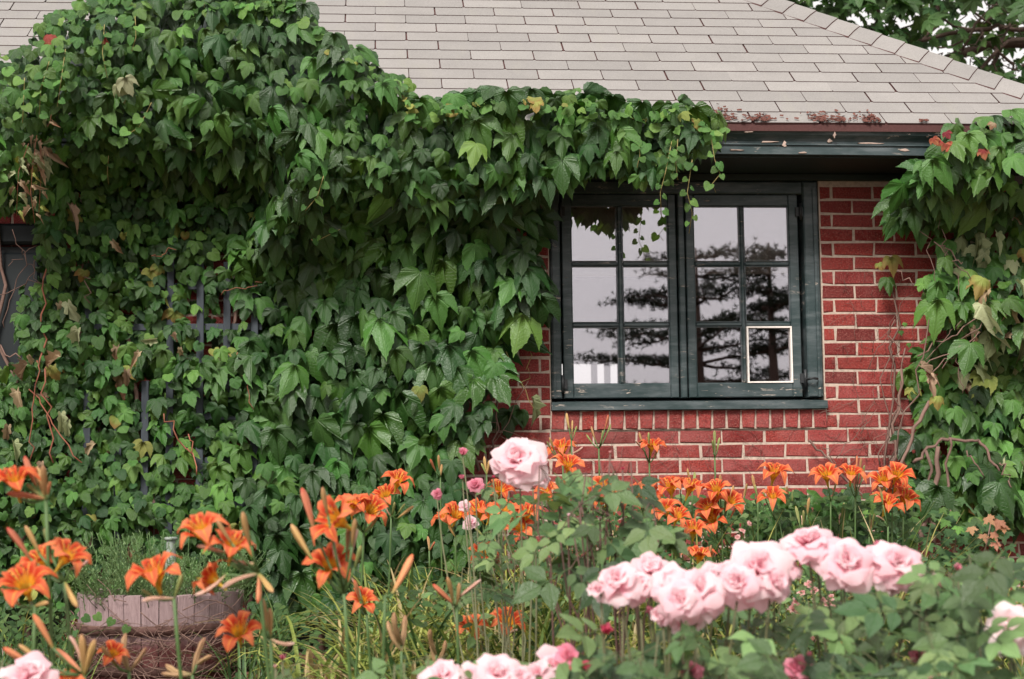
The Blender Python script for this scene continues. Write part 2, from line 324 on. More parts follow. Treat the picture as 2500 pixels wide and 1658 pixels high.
def mat_glass():
    n = NT('window_glass'); p = n.geo()
    g = n.n('ShaderNodeBsdfGlossy'); g.inputs['Roughness'].default_value = 0.0; g.inputs['Color'].default_value = (0.93, 0.90, 0.97, 1)
    n.put(g.inputs['Normal'], n.bump(n.noise(2.2, 1, vec=n.scl(p, (1, 1, 1.4))), 0.01, 0.02))
    t = n.n('ShaderNodeBsdfTransparent'); t.inputs['Color'].default_value = (0.9, 0.9, 0.9, 1)
    m = n.n('ShaderNodeMixShader'); m.inputs[0].default_value = 0.29
    n.t.links.new(t.outputs[0], m.inputs[1]); n.t.links.new(g.outputs[0], m.inputs[2]); n.t.links.new(m.outputs[0], n.out.inputs['Surface']); return n.m
M['glass'] = mat_glass()
def mat_ground():
    n = NT('mulch_ground'); p = n.geo(); a = n.noise(28, 5, 0.7, vec=p); b = n.noise(2.2, 3, vec=p)
    c = n.mix(a, (0.045, 0.026, 0.02, 1), (0.20, 0.115, 0.085, 1)); c = n.mix(n.math('MULTIPLY', n.ss(b, 0.45, 0.65), 0.6), c, (0.05, 0.075, 0.025, 1))
    return n.bsdf(c, 0.95, 0.1, n.bump(a, 0.8, 0.02))
M['ground'] = mat_ground()
M['conifer'] = mat_simple('conifer_needles', (0.022, 0.035, 0.018), 0.7, 0.2, 0.4, 3)

# ------------------------------------------------------------------ ground (one sheet to the horizon)
b = MB(); xs = [-600, -200, -60, -20] + list(np.arange(-8, 8.1, 0.5)) + [20, 60, 200, 600]
ys = [-600, -200, -60, -20] + list(np.arange(-9, 4.1, 0.4)) + [20, 60, 200, 600]
V = [(x, y, gz(x, y)+(0.012*math.sin(x*7+y*3)*math.cos(y*5-x*2) if abs(x) < 8 and -9 < y < 0 else 0)) for y in ys for x in xs]; nx = len(xs)
b.add(V, [(j*nx+i, j*nx+i+1, (j+1)*nx+i+1, (j+1)*nx+i) for j in range(len(ys)-1) for i in range(nx-1)], smooth=True)
b.build('ground', M['ground'], kind='structure')

# ------------------------------------------------------------------ cottage
house = thing('brick_cottage', (0, 0, 0), 'red brick cottage with a grey shingled hip roof and one green casement window', 'cottage')
HC = 0.0677; Z0 = 1.65                                    # course height, height of the reference bed joint
WX0, WX1, WZ0, WZ1 = 0.0, 1.288, 1.066, 2.146             # window opening
XL, XR = -3.6, 2.235                                      # wall ends
wb = MB(); MY = 0.0035
wb.box(XL, WX0, MY, 0.22, -0.1, 2.146); wb.box(WX1, XR, MY, 0.22, -0.1, 2.146)
wb.box(WX0, WX1, MY, 0.22, -0.1, WZ0-0.002); wb.box(XR-0.22, XR-0.001, 0.22, 4.0, -0.1, 2.146)
wb.box(XL, XL+0.2, 0.22, 4.0, -0.1, 2.146)
wall = wb.build('wall', M['mortar'], house)
# bricks: eight slightly different meshes, shared
def brick_mesh(L, H, D, k):
    rr = random.Random(k); j = lambda a: rr.uniform(-a, a); m = MB(); c = 0.004
    o = [(-L/2+j(.0035), -H/2+j(.003)), (L/2+j(.0035), -H/2+j(.003)), (L/2+j(.0035), H/2+j(.003)), (-L/2+j(.0035), H/2+j(.003))]
    v = [(x, D, z) for x, z in o]+[(x, c*0.6, z) for x, z in o]+[(x*(1-2*c/L)+j(.001), j(.0018), z*(1-2*c/H)+j(.001)) for x, z in o]
    f = [(8, 9, 10, 11)]
    for q in range(4):
        n_ = (q+1) % 4; f += [(q, n_, 4+n_, 4+q), (4+q, 4+n_, 8+n_, 8+q)]
    m.add(v, f); return m
BR = {'full': [brick_mesh(0.190, HC-0.0108, 0.03, k).mesh('brick', M['brick']) for k in range(8)],
      'half': [brick_mesh(0.090, HC-0.0108, 0.03, k+20).mesh('brick', M['brick']) for k in range(4)],
      'row': [brick_mesh(0.0575, 0.084, 0.03, k+40).mesh('brick', M['brick']) for k in range(5)]}
rest = MB(); nbrick = 0
def put_brick(kind, x, y, z, w=None):
    global nbrick
    o = new_obj('brick', random.choice(BR[kind]), wall); o.location = (x, y+random.uniform(-0.0015, 0.0015), z); o.rotation_euler = (0, random.uniform(-0.006, 0.006), 0)
    if w: o.scale = (w, 1, 1)
    nbrick += 1
for k in range(-8, 24):
    zc = Z0-(k+0.5)*HC
    if zc < 0.02 or zc > 2.13: continue
    off = 1.349 if k % 2 else 1.45
    if zc < 0.97: off -= 0.055
    edges = sorted({round(off+0.2*i, 4) for i in range(-26, 5)})
    segs = []
    for a, c in zip(edges[:-1], edges[1:]): segs.append((a, c))
    out = []
    for a, c in segs + [(edges[-1], edges[-1]+0.2)]:
        parts = [(a, c)]
        if zc > WZ0-0.1:
            parts = []
            if a < WX0: parts.append((a, min(c, WX0)))
            if c > WX1: parts.append((max(a, WX1), c))
        for p in parts:
            lo, hi = max(p[0], XL), min(p[1], XR)
            if hi-lo > 0.03: out.append((lo, hi))
    for lo, hi in out:
        w = hi-lo-0.0105; xc = (lo+hi)/2
        if xc > -0.35 and zc > 0.55 and nbrick < 275:
            kind = 'full' if w > 0.13 else 'half'
            put_brick(kind, xc, 0, zc, w/(0.19 if kind == 'full' else 0.09))
        else:
            m = brick_mesh(w, HC-0.0108, 0.03, random.randrange(999)); rest.add(np.concatenate(m.v)+np.array([xc, 0, zc]), m.f, tint=random.random())
rest.build('brick', M['brick'], wall, kind='stuff')
nrow = 19; st = (WX1-WX0+0.012)/nrow
for i in range(nrow): put_brick('row', WX0+st*(i+0.5)-0.003, -0.012, WZ0-0.046)
MB().box(WX0-0.004, WX1+0.006, -0.0065, 0.004, WZ0-0.091, WZ0-0.002).build('sill_mortar', M['mortar'], wall)

# ---- window
win = MB()
win.bbox(WX0+0.003, WX0+0.052, 0.004, 0.12, WZ0+0.055, WZ1-0.001, 0.006)                                       # casing left / right / head
win.bbox(WX1-0.075, WX1-0.003, 0.004, 0.12, WZ0+0.055, WZ1-0.001, 0.006)
win.bbox(WX0+0.0525, WX1-0.0755, 0.008, 0.12, 2.085, WZ1-0.001, 0.006)
win.box(WX1-0.030, WX1-0.018, -0.006, 0.004, WZ0+0.056, WZ1-0.03); win.box(WX0+0.014, WX0+0.024, -0.006, 0.004, WZ0+0.056, WZ1-0.03)
window = win.build('window', M['paint'], house)
sb = MB(); sb.add([(WX0-0.002, -0.035, WZ0), (WX1+0.004, -0.035, WZ0), (WX1+0.004, 0.13, WZ0), (WX0-0.002, 0.13, WZ0),
                   (WX0-0.002, -0.035, WZ0+0.036), (WX1+0.004, -0.035, WZ0+0.036), (WX1+0.004, 0.13, WZ0+0.054), (WX0-0.002, 0.13, WZ0+0.054)],
                  [(0, 3, 2, 1), (4, 5, 6, 7), (0, 1, 5, 4), (1, 2, 6, 5), (2, 3, 7, 6), (3, 0, 4, 7)]); sb.build('sill', M['paint'], window)
MB().bbox(0.612, 0.642, 0.012, 0.10, WZ0+0.0555, 2.0845, 0.005).build('mullion', M['paint'], window)
def casement(x0, x1, gx, zt, zb, putty):
    """x0..x1 sash, gx = glass edges (a,b,c,d), zt = sash top; three rows of panes"""
    y0 = 0.022; s = MB(); a, b_, c, d = gx
    s.bbox(x0, a, y0, 0.06, zb, zt, 0.004); s.bbox(d, x1, y0, 0.06, zb, zt, 0.004)
    s.bbox(a+0.0003, d-0.0003, y0, 0.06, zb, 1.190, 0.004); s.bbox(a+0.0003, d-0.0003, y0, 0.06, 2.029, zt, 0.004)
    s.build('sash', M['paint'], window)
    rows = [(1.190, 1.456), (1.478, 1.743), (1.766, 2.029)]
    mb = MB().bbox(b_+0.003, c-0.003, y0+0.004, 0.05, 1.1903, 2.0287, 0.006); mb.build('glazing_bar', M['paint'], window)
    for z in (1.456, 1.743):
        for lo, hi in ((a, b_), (c, d)):
            q = MB().bbox(lo+0.0003, hi+0.0027 if lo == a else hi-0.0003, y0+0.006, 0.05, z+0.002, z+0.020, 0.005); q.build('glazing_bar', M['paint'], window)
    for r_, (lo, hi) in enumerate(rows):
        for q, (e, g) in enumerate(((a, b_), (c, d))):
            MB().box(e-0.004, g+0.004, 0.040, 0.043, lo-0.003, hi+0.003).build('pane', M['glass'], window)
            t = 0.0028; pm = 'paint'
            if putty and r_ == 0 and q == 1: t = 0.0072; pm = 'putty'
            f = MB(); yy = 0.0285 if pm == 'paint' else 0.0175
            f.box(e, g, yy, 0.0395, lo, lo+t); f.box(e, g, yy, 0.0395, hi-t, hi); f.box(e, e+t, yy+.0004, 0.0395, lo+t, hi-t); f.box(g-t, g, yy+.0004, 0.0395, lo+t, hi-t)
            f.build('putty_line', M[pm], window)
casement(0.062, 0.604, (0.108, 0.323, 0.350, 0.566), 2.0835, WZ0+0.057, False)
casement(0.650, 1.190, (0.690, 0.908, 0.930, 1.145), 2.0835, WZ0+0.057, True)
for x, z in ((WX0+0.056, 1.19), (WX0+0.056, 2.0), (WX1-0.088, 1.21), (WX1-0.088, 2.0)):
    h = MB().lathe([(0.0005, -0.04), (0.007, -0.04), (0.007, 0.04), (0.0005, 0.04)], (x, 0.004, z), 8); h.box(x-0.022, x+0.022, 0.010, 0.021, z-0.022, z+0.022); h.build('hinge', M['iron'], window)
h = MB(); h.tube([(WX1-0.035, -0.012, 1.205), (WX1-0.060, -0.030, 1.207), (WX1-0.088, -0.012, 1.203)], 0.006, 6); h.build('hinge', M['iron'], window)
# roller blinds behind the glass
for x0, x1, zb in ((0.085, 0.60, 1.725), (0.66, 1.175, 1.735)):
    bl = MB(); nseg = 16
    V = []
    for i in range(nseg+1):
        z = zb+(2.10-zb)*i/nseg; yy = 0.12+0.003*math.sin(i*1.3); V += [(x0, yy, z), (x1, yy, z)]
    bl.add(V, [(2*i, 2*i+1, 2*i+3, 2*i+2) for i in range(nseg)], smooth=True); bl.box(x0, x1, 0.112, 0.128, zb-0.018, zb-0.0005)
    bl.lathe([(0.0005, 0), (0.02, 0), (0.02, x1-x0), (0.0005, x1-x0)], (0, 0, 0), 8)
    v = bl.v[-1]; bl.v[-1] = np.stack([x0+v[:, 2], 0.15+v[:, 1], 1.985+v[:, 0]], 1)
    bl.build('blind', M['blind'], window)
# the room behind, with a far window
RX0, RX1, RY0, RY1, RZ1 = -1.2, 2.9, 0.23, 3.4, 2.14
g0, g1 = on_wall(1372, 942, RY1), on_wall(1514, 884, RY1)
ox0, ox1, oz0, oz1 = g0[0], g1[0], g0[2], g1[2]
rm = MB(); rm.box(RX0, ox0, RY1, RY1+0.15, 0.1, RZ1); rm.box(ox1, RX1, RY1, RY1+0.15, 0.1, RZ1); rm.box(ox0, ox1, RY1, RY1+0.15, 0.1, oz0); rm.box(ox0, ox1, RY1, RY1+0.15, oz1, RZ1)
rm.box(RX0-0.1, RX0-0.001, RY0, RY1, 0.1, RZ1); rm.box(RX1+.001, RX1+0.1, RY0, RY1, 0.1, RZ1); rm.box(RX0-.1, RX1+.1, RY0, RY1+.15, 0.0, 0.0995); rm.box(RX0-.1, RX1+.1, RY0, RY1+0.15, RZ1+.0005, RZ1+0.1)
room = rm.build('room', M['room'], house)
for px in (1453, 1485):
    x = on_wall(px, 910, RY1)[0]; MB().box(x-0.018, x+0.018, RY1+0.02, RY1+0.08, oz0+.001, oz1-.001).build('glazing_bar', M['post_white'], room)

# ---- eave: soffit, frieze, moulded fascia
ev = MB(); EX0, EX1 = -3.9, 2.66
ev.box(EX0, EX1, -0.375, 0.02, 2.178, 2.190)
ev.build('soffit', M['soffit'], house)
MB().bbox(XL, XR, -0.022, 0.10, 2.1465, 2.1775, 0.004).build('frieze', M['soffit'], house)
prof = [(-0.425, 2.306), (-0.432, 2.300), (-0.434, 2.288), (-0.424, 2.272), (-0.407, 2.258), (-0.398, 2.247), (-0.397, 2.238), (-0.409, 2.234), (-0.409, 2.229), (-0.400, 2.226), (-0.400, 2.221), (-0.408, 2.217),
        (-0.408, 2.186), (-0.376, 2.186), (-0.376, 2.306)]
fm = MB(); xs_ = np.linspace(EX0, EX1, 40); V = []
for x in xs_:
    for y, z in prof: V.append((x, y+0.0015*math.sin(x*3.1), z+0.003*math.sin(x*1.7+1)))
k = len(prof); fm.add(V, [(i*k+j, (i+1)*k+j, (i+1)*k+(j+1) % k, i*k+(j+1) % k) for i in range(len(xs_)-1) for j in range(k)])
fm.add([(EX1, y, z) for y, z in prof], [tuple(range(k))]); fm.build('fascia', M['paint'], house)
# weathered peeling splits in the fascia
for px, py, w_, h_ in ((1825, 322, 26, 5), (1880, 346, 60, 5), (2120, 350, 70, 4), (2210, 366, 30, 7), (1795, 366, 40, 5), (2030, 312, 34, 9), (2038, 330, 10, 22), (2026, 345, 12, 14), (1915, 352, 14, 16), (1960, 372, 30, 5), (1660, 352, 12, 5)):
    y = -0.436 if py < 340 else -0.4115; p = on_wall(px, py, y); w_ /= 550; h_ /= 550; q = MB(); V = [p+np.array([w_/2*math.cos(t)*random.uniform(.25, 1.2), -0.0006, h_/2*math.sin(t)*random.uniform(.25, 1.2)]) for t in np.linspace(0, 6.28, 9)[:-1]]
    c = p+np.array([0, -0.0015, 0]); q.add([c]+V+[v+np.array([0, 0.012, 0]) for v in V], [(0, 1+i, 1+(i+1) % 8) for i in range(8)]+[(1+i, 9+i, 9+(i+1) % 8, 1+(i+1) % 8) for i in range(8)]); q.build('peeling_flake', M['bare'], house)

# ---- roof
UH0, SH0, UH1, SH1 = 7.432, 10.946, 12.835, 2.262             # inner edge of the hip caps on the front slope (u half tabs, s courses)
def uh(s): return UH0+(UH1-UH0)*(s-SH0)/(SH1-SH0)
UO0, SO0, UO1, SO1 = 8.67, 10.998, 13.30, 3.45                # hip ridge itself
def uo(s): return UO0+(UO1-UO0)*(s-SO0)/(SO1-SO0)
STOP = 19
rb = MB()
A0, A1 = roof_pt(-26, 0, -0.006), roof_pt(uo(0)+0.0, 0, -0.006); B0, B1 = roof_pt(-26, STOP, -0.006), roof_pt(uo(STOP), STOP, -0.006)
dn = np.array([0, 0, -0.03])
RB = np.array([A1[0]+0.25, 4.2, A1[2]]);
rb.add([A0, A1, B1, B0, A0+dn, A1+dn, B1+dn, B0+dn], [(0, 1, 2, 3), (7, 6, 5, 4), (0, 4, 5, 1), (3, 2, 6, 7), (0, 3, 7, 4)])
hx = roof_pt(uo(STOP), STOP, -0.006)
rb.add([A1, A1+np.array([0.02, 5.5, 0]), hx+np.array([0.0, 3.0, 0.0]), hx], [(0, 1, 2, 3)])        # the hip end, falling away to the right
bk = np.array([0, 6.2, 0]); rb.add([B0, B1, A1+bk*1.35, A0+bk*1.35], [(0, 1, 2, 3)])              # rear slope
roof = rb.build('roof', M['shingle_edge'], house)
def shingle_mb(u0, u1, s0, s1, clip=True):
    """tab between u0..u1 half tabs, courses s0..s1; its lower edge stands proud; clipped along the hip"""
    lo, hi = s0, s1; poly = [(u0, lo), (u1, lo), (u1, hi), (u0, hi)]
    if clip:
        out = []
        for i in range(len(poly)):
            p, q = poly[i], poly[(i+1) % len(poly)]; fp, fq = uh(p[1])-p[0]+0.15, uh(q[1])-q[0]+0.15
            if fp >= 0: out.append(p)
            if fp*fq < 0: t = fp/(fp-fq); out.append((p[0]+t*(q[0]-p[0]), p[1]+t*(q[1]-p[1])))
        poly = out
        if len(poly) < 3: return None
    m = MB(); n_ = len(poly); top = [roof_pt(u, s, 0.0042-0.0036*(s-s0)) for u, s in poly]; bot = [roof_pt(u, s, -0.0045) for u, s in poly]
    m.add(top, [tuple(range(n_))]); m.add(top+bot, [(i, n_+i, n_+(i+1) % n_, (i+1) % n_) for i in range(n_)], m=1); return m
GAP = 0.016
base_tab = [None]*4
for k in range(4):
    m = MB(); j = random.Random(k+5); e = [j.uniform(-0.012, 0.012) for _ in range(4)]
    P = [(-1+GAP, e[0]), (1-GAP, e[1]), (1-GAP, 1.05), (-1+GAP, 1.05)]; O = roof_pt(0, 0)
    P = [(-1+GAP+0.03, e[0]), (1-GAP-0.03, e[1]), (1-GAP, 0.12), (1-GAP, 1.05), (-1+GAP, 1.05), (-1+GAP, 0.12)]; n_ = len(P)
    top = [roof_pt(u, s, 0.0042-0.0036*s)-O for u, s in P]; bot = [roof_pt(u, s, -0.0045)-O for u, s in P]
    m.add(top, [tuple(range(n_))]); m.add(top+bot, [(i, n_+i, n_+(i+1) % n_, (i+1) % n_) for i in range(n_)], m=1)
    base_tab[k] = m.mesh('shingle', [M['shingle'], M['shingle_edge']])
for s in range(0, 17):
    par = s % 2                                            # slot columns: even courses from the eave have even columns
    for i in range(-13, 9):
        u0, u1 = 2*i+par, 2*i+par+2
        if u0 > uh(s)+0.1 or u1 < -22: continue
        if u1 < uh(s+1.05)+0.1:
            o = new_obj('shingle', random.choice(base_tab), roof); p = roof_pt((u0+u1)/2+random.uniform(-.02, .02), s+random.uniform(-.012, .012)); o.location = tuple(p)
        else:
            m = shingle_mb(u0+GAP, u1-GAP, s, s+1.05)
            if m: m.build('shingle', [M['shingle'], M['shingle_edge']], roof)
# hip caps
hipd = unit(roof_pt(uo(3), 3)-roof_pt(uo(12), 12)); nrm = RN
NCAP = 19
for i in range(NCAP):
    s0 = -0.4+i*0.93; s1 = s0+1.25; c = MB(); lift0, lift1 = 0.013, 0.006
    a0, a1 = roof_pt(uh(s0), s0, lift0-0.006), roof_pt(uh(s1), s1, lift1-0.006); r0, r1 = roof_pt(uo(s0), s0+1.0, lift0+0.002), roof_pt(uo(s1), s1+1.0, lift1+0.002)
    a0 = roof_pt(uh(s0), s0, lift0-0.004); r0 = roof_pt(uo(s0+1.05), s0+1.05, lift0+0.006); r1 = roof_pt(uo(s1+1.05), s1+1.05, lift1+0.006)
    w0 = r0+np.array([0.10, 0.10, -0.085]); w1 = r1+np.array([0.10, 0.10, -0.085])
    m0 = (a0+r0)/2+RN*0.004; m1 = (a1+r1)/2+RN*0.004
    pts = [a0, m0, r0, w0, w1, r1, m1, a1]; bt = [q+np.array([0, 0, -0.008]) for q in pts]
    c.add(pts, [(0, 1, 6, 7), (1, 2, 5, 6), (2, 3, 4, 5)]); c.add(pts+bt, [(0, 8, 9, 1), (1, 9, 10, 2), (2, 10, 11, 3), (7, 15, 8, 0), (3, 11, 12, 4)], m=1)
    c.build('hip_cap', [M['shingle'], M['shingle_edge']], roof)
# debris of old vine along the eave
for px, n_, w_, h_ in ((1760, 130, 55, 11), (1855, 90, 40, 6), (2010, 80, 42, 8), (2052, 34, 16, 6), (2120, 60, 28, 7), (2140, 26, 12, 7), (2255, 14, 14, 3), (1560, 80, 60, 12), (1000, 40, 25, 14), (1680, 60, 40, 8)):
    d = MB()
    for _ in range(n_):
        qx = px+random.gauss(0, w_*0.5); s = abs(random.gauss(0, h_/20)); u = (on_wall(qx, 300, EY)[0]-UX)/HW
        p = roof_pt(u, s, 0.011); a = random.uniform(0, 6.28); L = random.uniform(0.004, 0.012); e1 = np.array([math.cos(a), math.sin(a)*CT, math.sin(a)*ST])*L; e2 = np.cross(RN, e1)*0.4
        d.add([p-e1-e2, p+e1-e2, p+e1+e2+RN*0.006, p-e1+e2+RN*0.004], [(0, 1, 2, 3)], tint=random.random())
    d.build('eave_debris', M['dirt'], roof, kind='stuff')

# ---- dark door at the far left
dl = on_wall(-40, 700, -0.02)[0]; dr = on_wall(112, 700, -0.02)[0]
d = MB(); d.bbox(dl-0.5, dr+0.06, -0.05, 0.005, 1.835, 1.93, 0.012); d.bbox(dr, dr+0.075, -0.04, 0.005, 0.05, 1.834, 0.008)
door = d.build('door', M['door'], house)
MB().bbox(dl-0.5, dr-0.002, -0.012, 0.004, 0.05, 1.83, 0.003).build('door_leaf', M['door'], door)
MB().bbox(dl-0.1, dr-0.03, -0.026, -0.0125, 1.15, 1.80, 0.010).build('door_panel', M['door'], door)
MB().bbox(dl-0.1, dr-0.03, -0.026, -0.0125, 0.35, 1.08, 0.010).build('door_panel', M['door'], door)
# dark cellar hatch low on the wall
ch = on_wall(790, 1530, -0.05); MB().bbox(ch[0]-0.2, ch[0]+0.2, -0.06, 0.004, 0.02, 0.30, 0.01).build('cellar_hatch', M['door'], house)
# ------------------------------------------------------------------ ivy clad gable standing proud of the roof
gp = [on_wall(x, y, -0.36) for x, y in ((-90, 300), (-90, 190), (70, 165), (140, 85), (250, 45), (450, -30), (670, 25), (780, 135), (900, 195), (960, 250), (960, 300))]
gq = MB(); k = len(gp); front = [np.array([p[0], -0.36+0.16*max(0, p[2]-EZ), p[2]]) for p in gp]; back = [np.array([p[0], max(p_[1]+0.05, EY+0.1+max(0, p[2]-EZ)/math.tan(TH)), p[2]]) for p, p_ in zip(gp, front)]
gq.add(front+back, [tuple(range(k))]+[(i, k+i, k+(i+1) % k, (i+1) % k) for i in range(k)]); gq.build('gable', M['soffit'], house)
# ------------------------------------------------------------------ trellis
tb = on_wall(470, 1250, -0.09)
trel = thing('trellis', (tb[0], -0.09, 0.0), 'old grey painted wooden lath trellis half buried in ivy', 'trellis')
for px, y0, y1 in ((355, 930, 1330), (418, 540, 1330), (490, 640, 1330), (555, 640, 1000), (622, 650, 1330), (290, 900, 1330), (218, 640, 1330)):
    p0, p1 = on_wall(px, y0, -0.09), on_wall(px, y1, -0.09); MB().bbox(p0[0]-0.016, p0[0]+0.016, -0.10, -0.082, p1[2], p0[2], 0.002).build('lath', M['lath'], trel)
for py in (700, 800, 1020, 1128, 1238, 1320):
    p0, p1 = on_wall(200, py, -0.07), on_wall(640, py, -0.07); MB().bbox(p0[0], p1[0], -0.0815, -0.064, p0[2]-0.015, p0[2]+0.015, 0.002).build('lath', M['lath'], trel)

# ------------------------------------------------------------------ leaves
def full_outline(half): return half + [(-x, y) for x, y in half[-2:0:-1]]
BIG = [(0, -.02), (.10, .13), (.28, .20), (.46, .16), (.62, .02), (.74, -.18), (.80, -.40), (.80, -.62), (.79, -.93), (.66, -.74), (.55, -.62), (.43, -.57), (.38, -.70), (.34, -.88), (.23, -1.10), (.10, -1.30), (0, -1.47)]
MEDL = [(0, 0), (.12, .14), (.32, .18), (.50, .10), (.64, -.04), (.70, -.24), (.72, -.44), (.72, -.66), (.58, -.58), (.46, -.53), (.40, -.62), (.34, -.78), (.20, -.98), (0, -1.22)]
SMALL = [(0, 0), (.14, .16), (.34, .18), (.50, .04), (.56, -.16), (.62, -.32), (.50, -.44), (.46, -.58), (.34, -.72), (.18, -.82), (0, -.95)]
HEART = [(0, 0), (.14, .16), (.32, .16), (.46, .02), (.50, -.18), (.44, -.42), (.30, -.64), (.14, -.80), (0, -.92)]
DRYL = [(0, .02), (.05, .10), (.14, .14), (.22, .02), (.20, -.16), (.30, -.40), (.22, -.46), (.16, -.50), (.20, -.70), (.10, -.92), (0, -1.15)]
MAPLE = [(0, 0), (.14, .03), (.40, .16), (.36, .02), (.58, .02), (.52, -.14), (.86, -.34), (.60, -.40), (.62, -.56), (.40, -.48), (.24, -.50), (.30, -.74), (.18, -.78), (.0, -1.15)]
def leaf_tmpl(half, fold, droop, cup, seed, curl=0.0, teeth=0.0):
    rr = random.Random(seed); ol = full_outline(half); asym = rr.uniform(0.88, 1.12)
    ol = [((x*(asym if x > 0 else 2-asym))+rr.uniform(-.025, .025)*(abs(x) > .01), y+rr.uniform(-.025, .025)) for x, y in ol]
    if teeth:
        o2 = []
        for i, p in enumerate(ol):
            q = ol[(i+1) % len(ol)]; o2.append(p); mx_ = ((p[0]+q[0])/2*(1-teeth), (p[1]+q[1])/2*(1-teeth)); o2.append(mx_)
        ol = o2
    n_ = len(ol); pts = [(0, -0.02)]+[(x*.5, y*.5-0.01) for x, y in ol]+ol
    ribs = [np.array(v)/np.linalg.norm(v) for v in ((0, -1), (.647, -.763), (-.647, -.763), (1, .06), (-1, .06))]
    V = []
    for x, y in pts:
        r = math.hypot(x, y); dmin = r
        for v in ribs:
            t = max(0, x*v[0]+y*v[1]); dmin = min(dmin, math.hypot(x-t*v[0], y-t*v[1]))
        V.append((x, y, -fold*dmin-droop*r*r+cup*abs(x)+curl*math.sin(x*5+seed)*r))
    F = [(0, 1+i, 1+(i+1) % n_) for i in range(n_)]+[(1+i, 1+n_+i, 1+n_+(i+1) % n_, 1+(i+1) % n_) for i in range(n_)]
    v = np.array(V); w = max(v[:, 0].max()-v[:, 0].min(), .78*(v[:, 1].max()-v[:, 1].min())); return v/w*1.0, [tuple(reversed(f)) for f in F], np.array([(x, y) for x, y, z in V])
SHAPES = {'big': [leaf_tmpl(BIG, f, d, c, s, teeth=0.035) for f, d, c, s in ((.42, .26, .05, 1), (.30, .42, -.12, 2), (.52, .20, .12, 3), (.34, .50, .0, 4), (.46, .30, -.2, 5), (.25, .36, .2, 6))],
          'med': [leaf_tmpl(MEDL, f, d, c, s, teeth=0.03) for f, d, c, s in ((.5, .3, .05, 11), (.4, .45, -.15, 12), (.6, .2, .15, 13), (.3, .4, .1, 14))],
          'small': [leaf_tmpl(SMALL, f, d, c, s) for f, d, c, s in ((.4, .25, .1, 21), (.3, .4, -.1, 22), (.5, .1, .25, 23))],
          'heart': [leaf_tmpl(HEART, f, d, c, s) for f, d, c, s in ((.3, .25, .1, 31), (.4, .1, .3, 32))],
          'dry': [leaf_tmpl(DRYL, .2, .5, .9, 41, .25), leaf_tmpl(DRYL, .2, .2, 1.9, 42, .4), leaf_tmpl(DRYL, .1, .9, 1.4, 43, .3)],
          'maple': [leaf_tmpl(MAPLE, .2, .15, .1, 51), leaf_tmpl(MAPLE, .3, .2, -.1, 52)]}
LM = {}
def leaf_mesh(shape, i, mat, nm='leaf'):
    k = (shape, i, mat)
    if k not in LM: v, f, uv = SHAPES[shape][i]; LM[k] = MB().add(v, f, uv, 0, True, 0.0).mesh(nm, M[mat])
    return LM[k]
def frame(nrm, spin):
    """axes of a leaf that faces nrm, its tip hanging down, turned by spin in its own plane"""
    z = unit(nrm); y = np.array([0, 0, 1.0])-z*z[2]
    y = unit(y) if np.linalg.norm(y) > 0.05 else unit(np.array([0, 1.0, 0])-z*z[1]); x = np.cross(y, z)
    c, s = math.cos(spin), math.sin(spin); return np.stack([c*x+s*y, -s*x+c*y, z], 1)
class Foliage:
    def __init__(s): s.items = []
    def add(s, pos, nrm, spin, size, shape, mat, prio=None): s.items.append((prio if prio is not None else size, np.asarray(pos, float), frame(nrm, spin), size, shape, random.randrange(len(SHAPES[shape])), mat))
    def build(s, parent, nmax=300, name='leaf', stuff='foliage'):
        it = sorted(s.items, key=lambda a: -a[0]); org = np.array(parent.location)
        for pr, p, A, sz, sh, i, mt in it[:nmax]:
            o = new_obj(name, leaf_mesh(sh, i, mt), parent); q = p-org
            o.matrix_basis = Matrix([[*(A[0]*sz), q[0]], [*(A[1]*sz), q[1]], [*(A[2]*sz), q[2]], [0, 0, 0, 1]])
        if len(it) > nmax:
            b = MB(); ms = sorted({a[6] for a in it[nmax:]})
            for pr, p, A, sz, sh, i, mt in it[nmax:]:
                v, f, uv = SHAPES[sh][i]; b.add(p+sz*(v@A.T), f, uv, ms.index(mt), True, random.random())
            b.build(stuff, [M[m] for m in ms], parent, kind='stuff')
def inside(poly, x, y):
    c = False; j = len(poly)-1
    for i in range(len(poly)):
        xi, yi = poly[i]; xj, yj = poly[j]
        if (yi > y) != (yj > y) and x < (xj-xi)*(y-yi)/(yj-yi)+xi: c = not c
        j = i
    return c
def scatter(poly, sizef, k, n, seed):
    """darts in the polygon, about k leaf widths apart"""
    rr = random.Random(seed); xs_ = [p[0] for p in poly]; ys_ = [p[1] for p in poly]; cell = 40; G = {}; out = []
    for _ in range(n):
        x, y = rr.uniform(min(xs_), max(xs_)), rr.uniform(min(ys_), max(ys_))
        if not inside(poly, x, y): continue
        s = sizef(x, y); d = k*s; cx, cy = int(x//cell), int(y//cell); R_ = int(d//cell)+1; ok = True
        for i in range(cx-R_, cx+R_+1):
            for j in range(cy-R_, cy+R_+1):
                for (a, b_) in G.get((i, j), ()):
                    if (a-x)**2+(b_-y)**2 < d*d: ok = False; break
                if not ok: break
            if not ok: break
        if ok: G.setdefault((cx, cy), []).append((x, y)); out.append((x, y, s))
    return out
def sst(a, b_, x): t = min(max((x-a)/(b_-a), 0), 1); return t*t*(3-2*t)
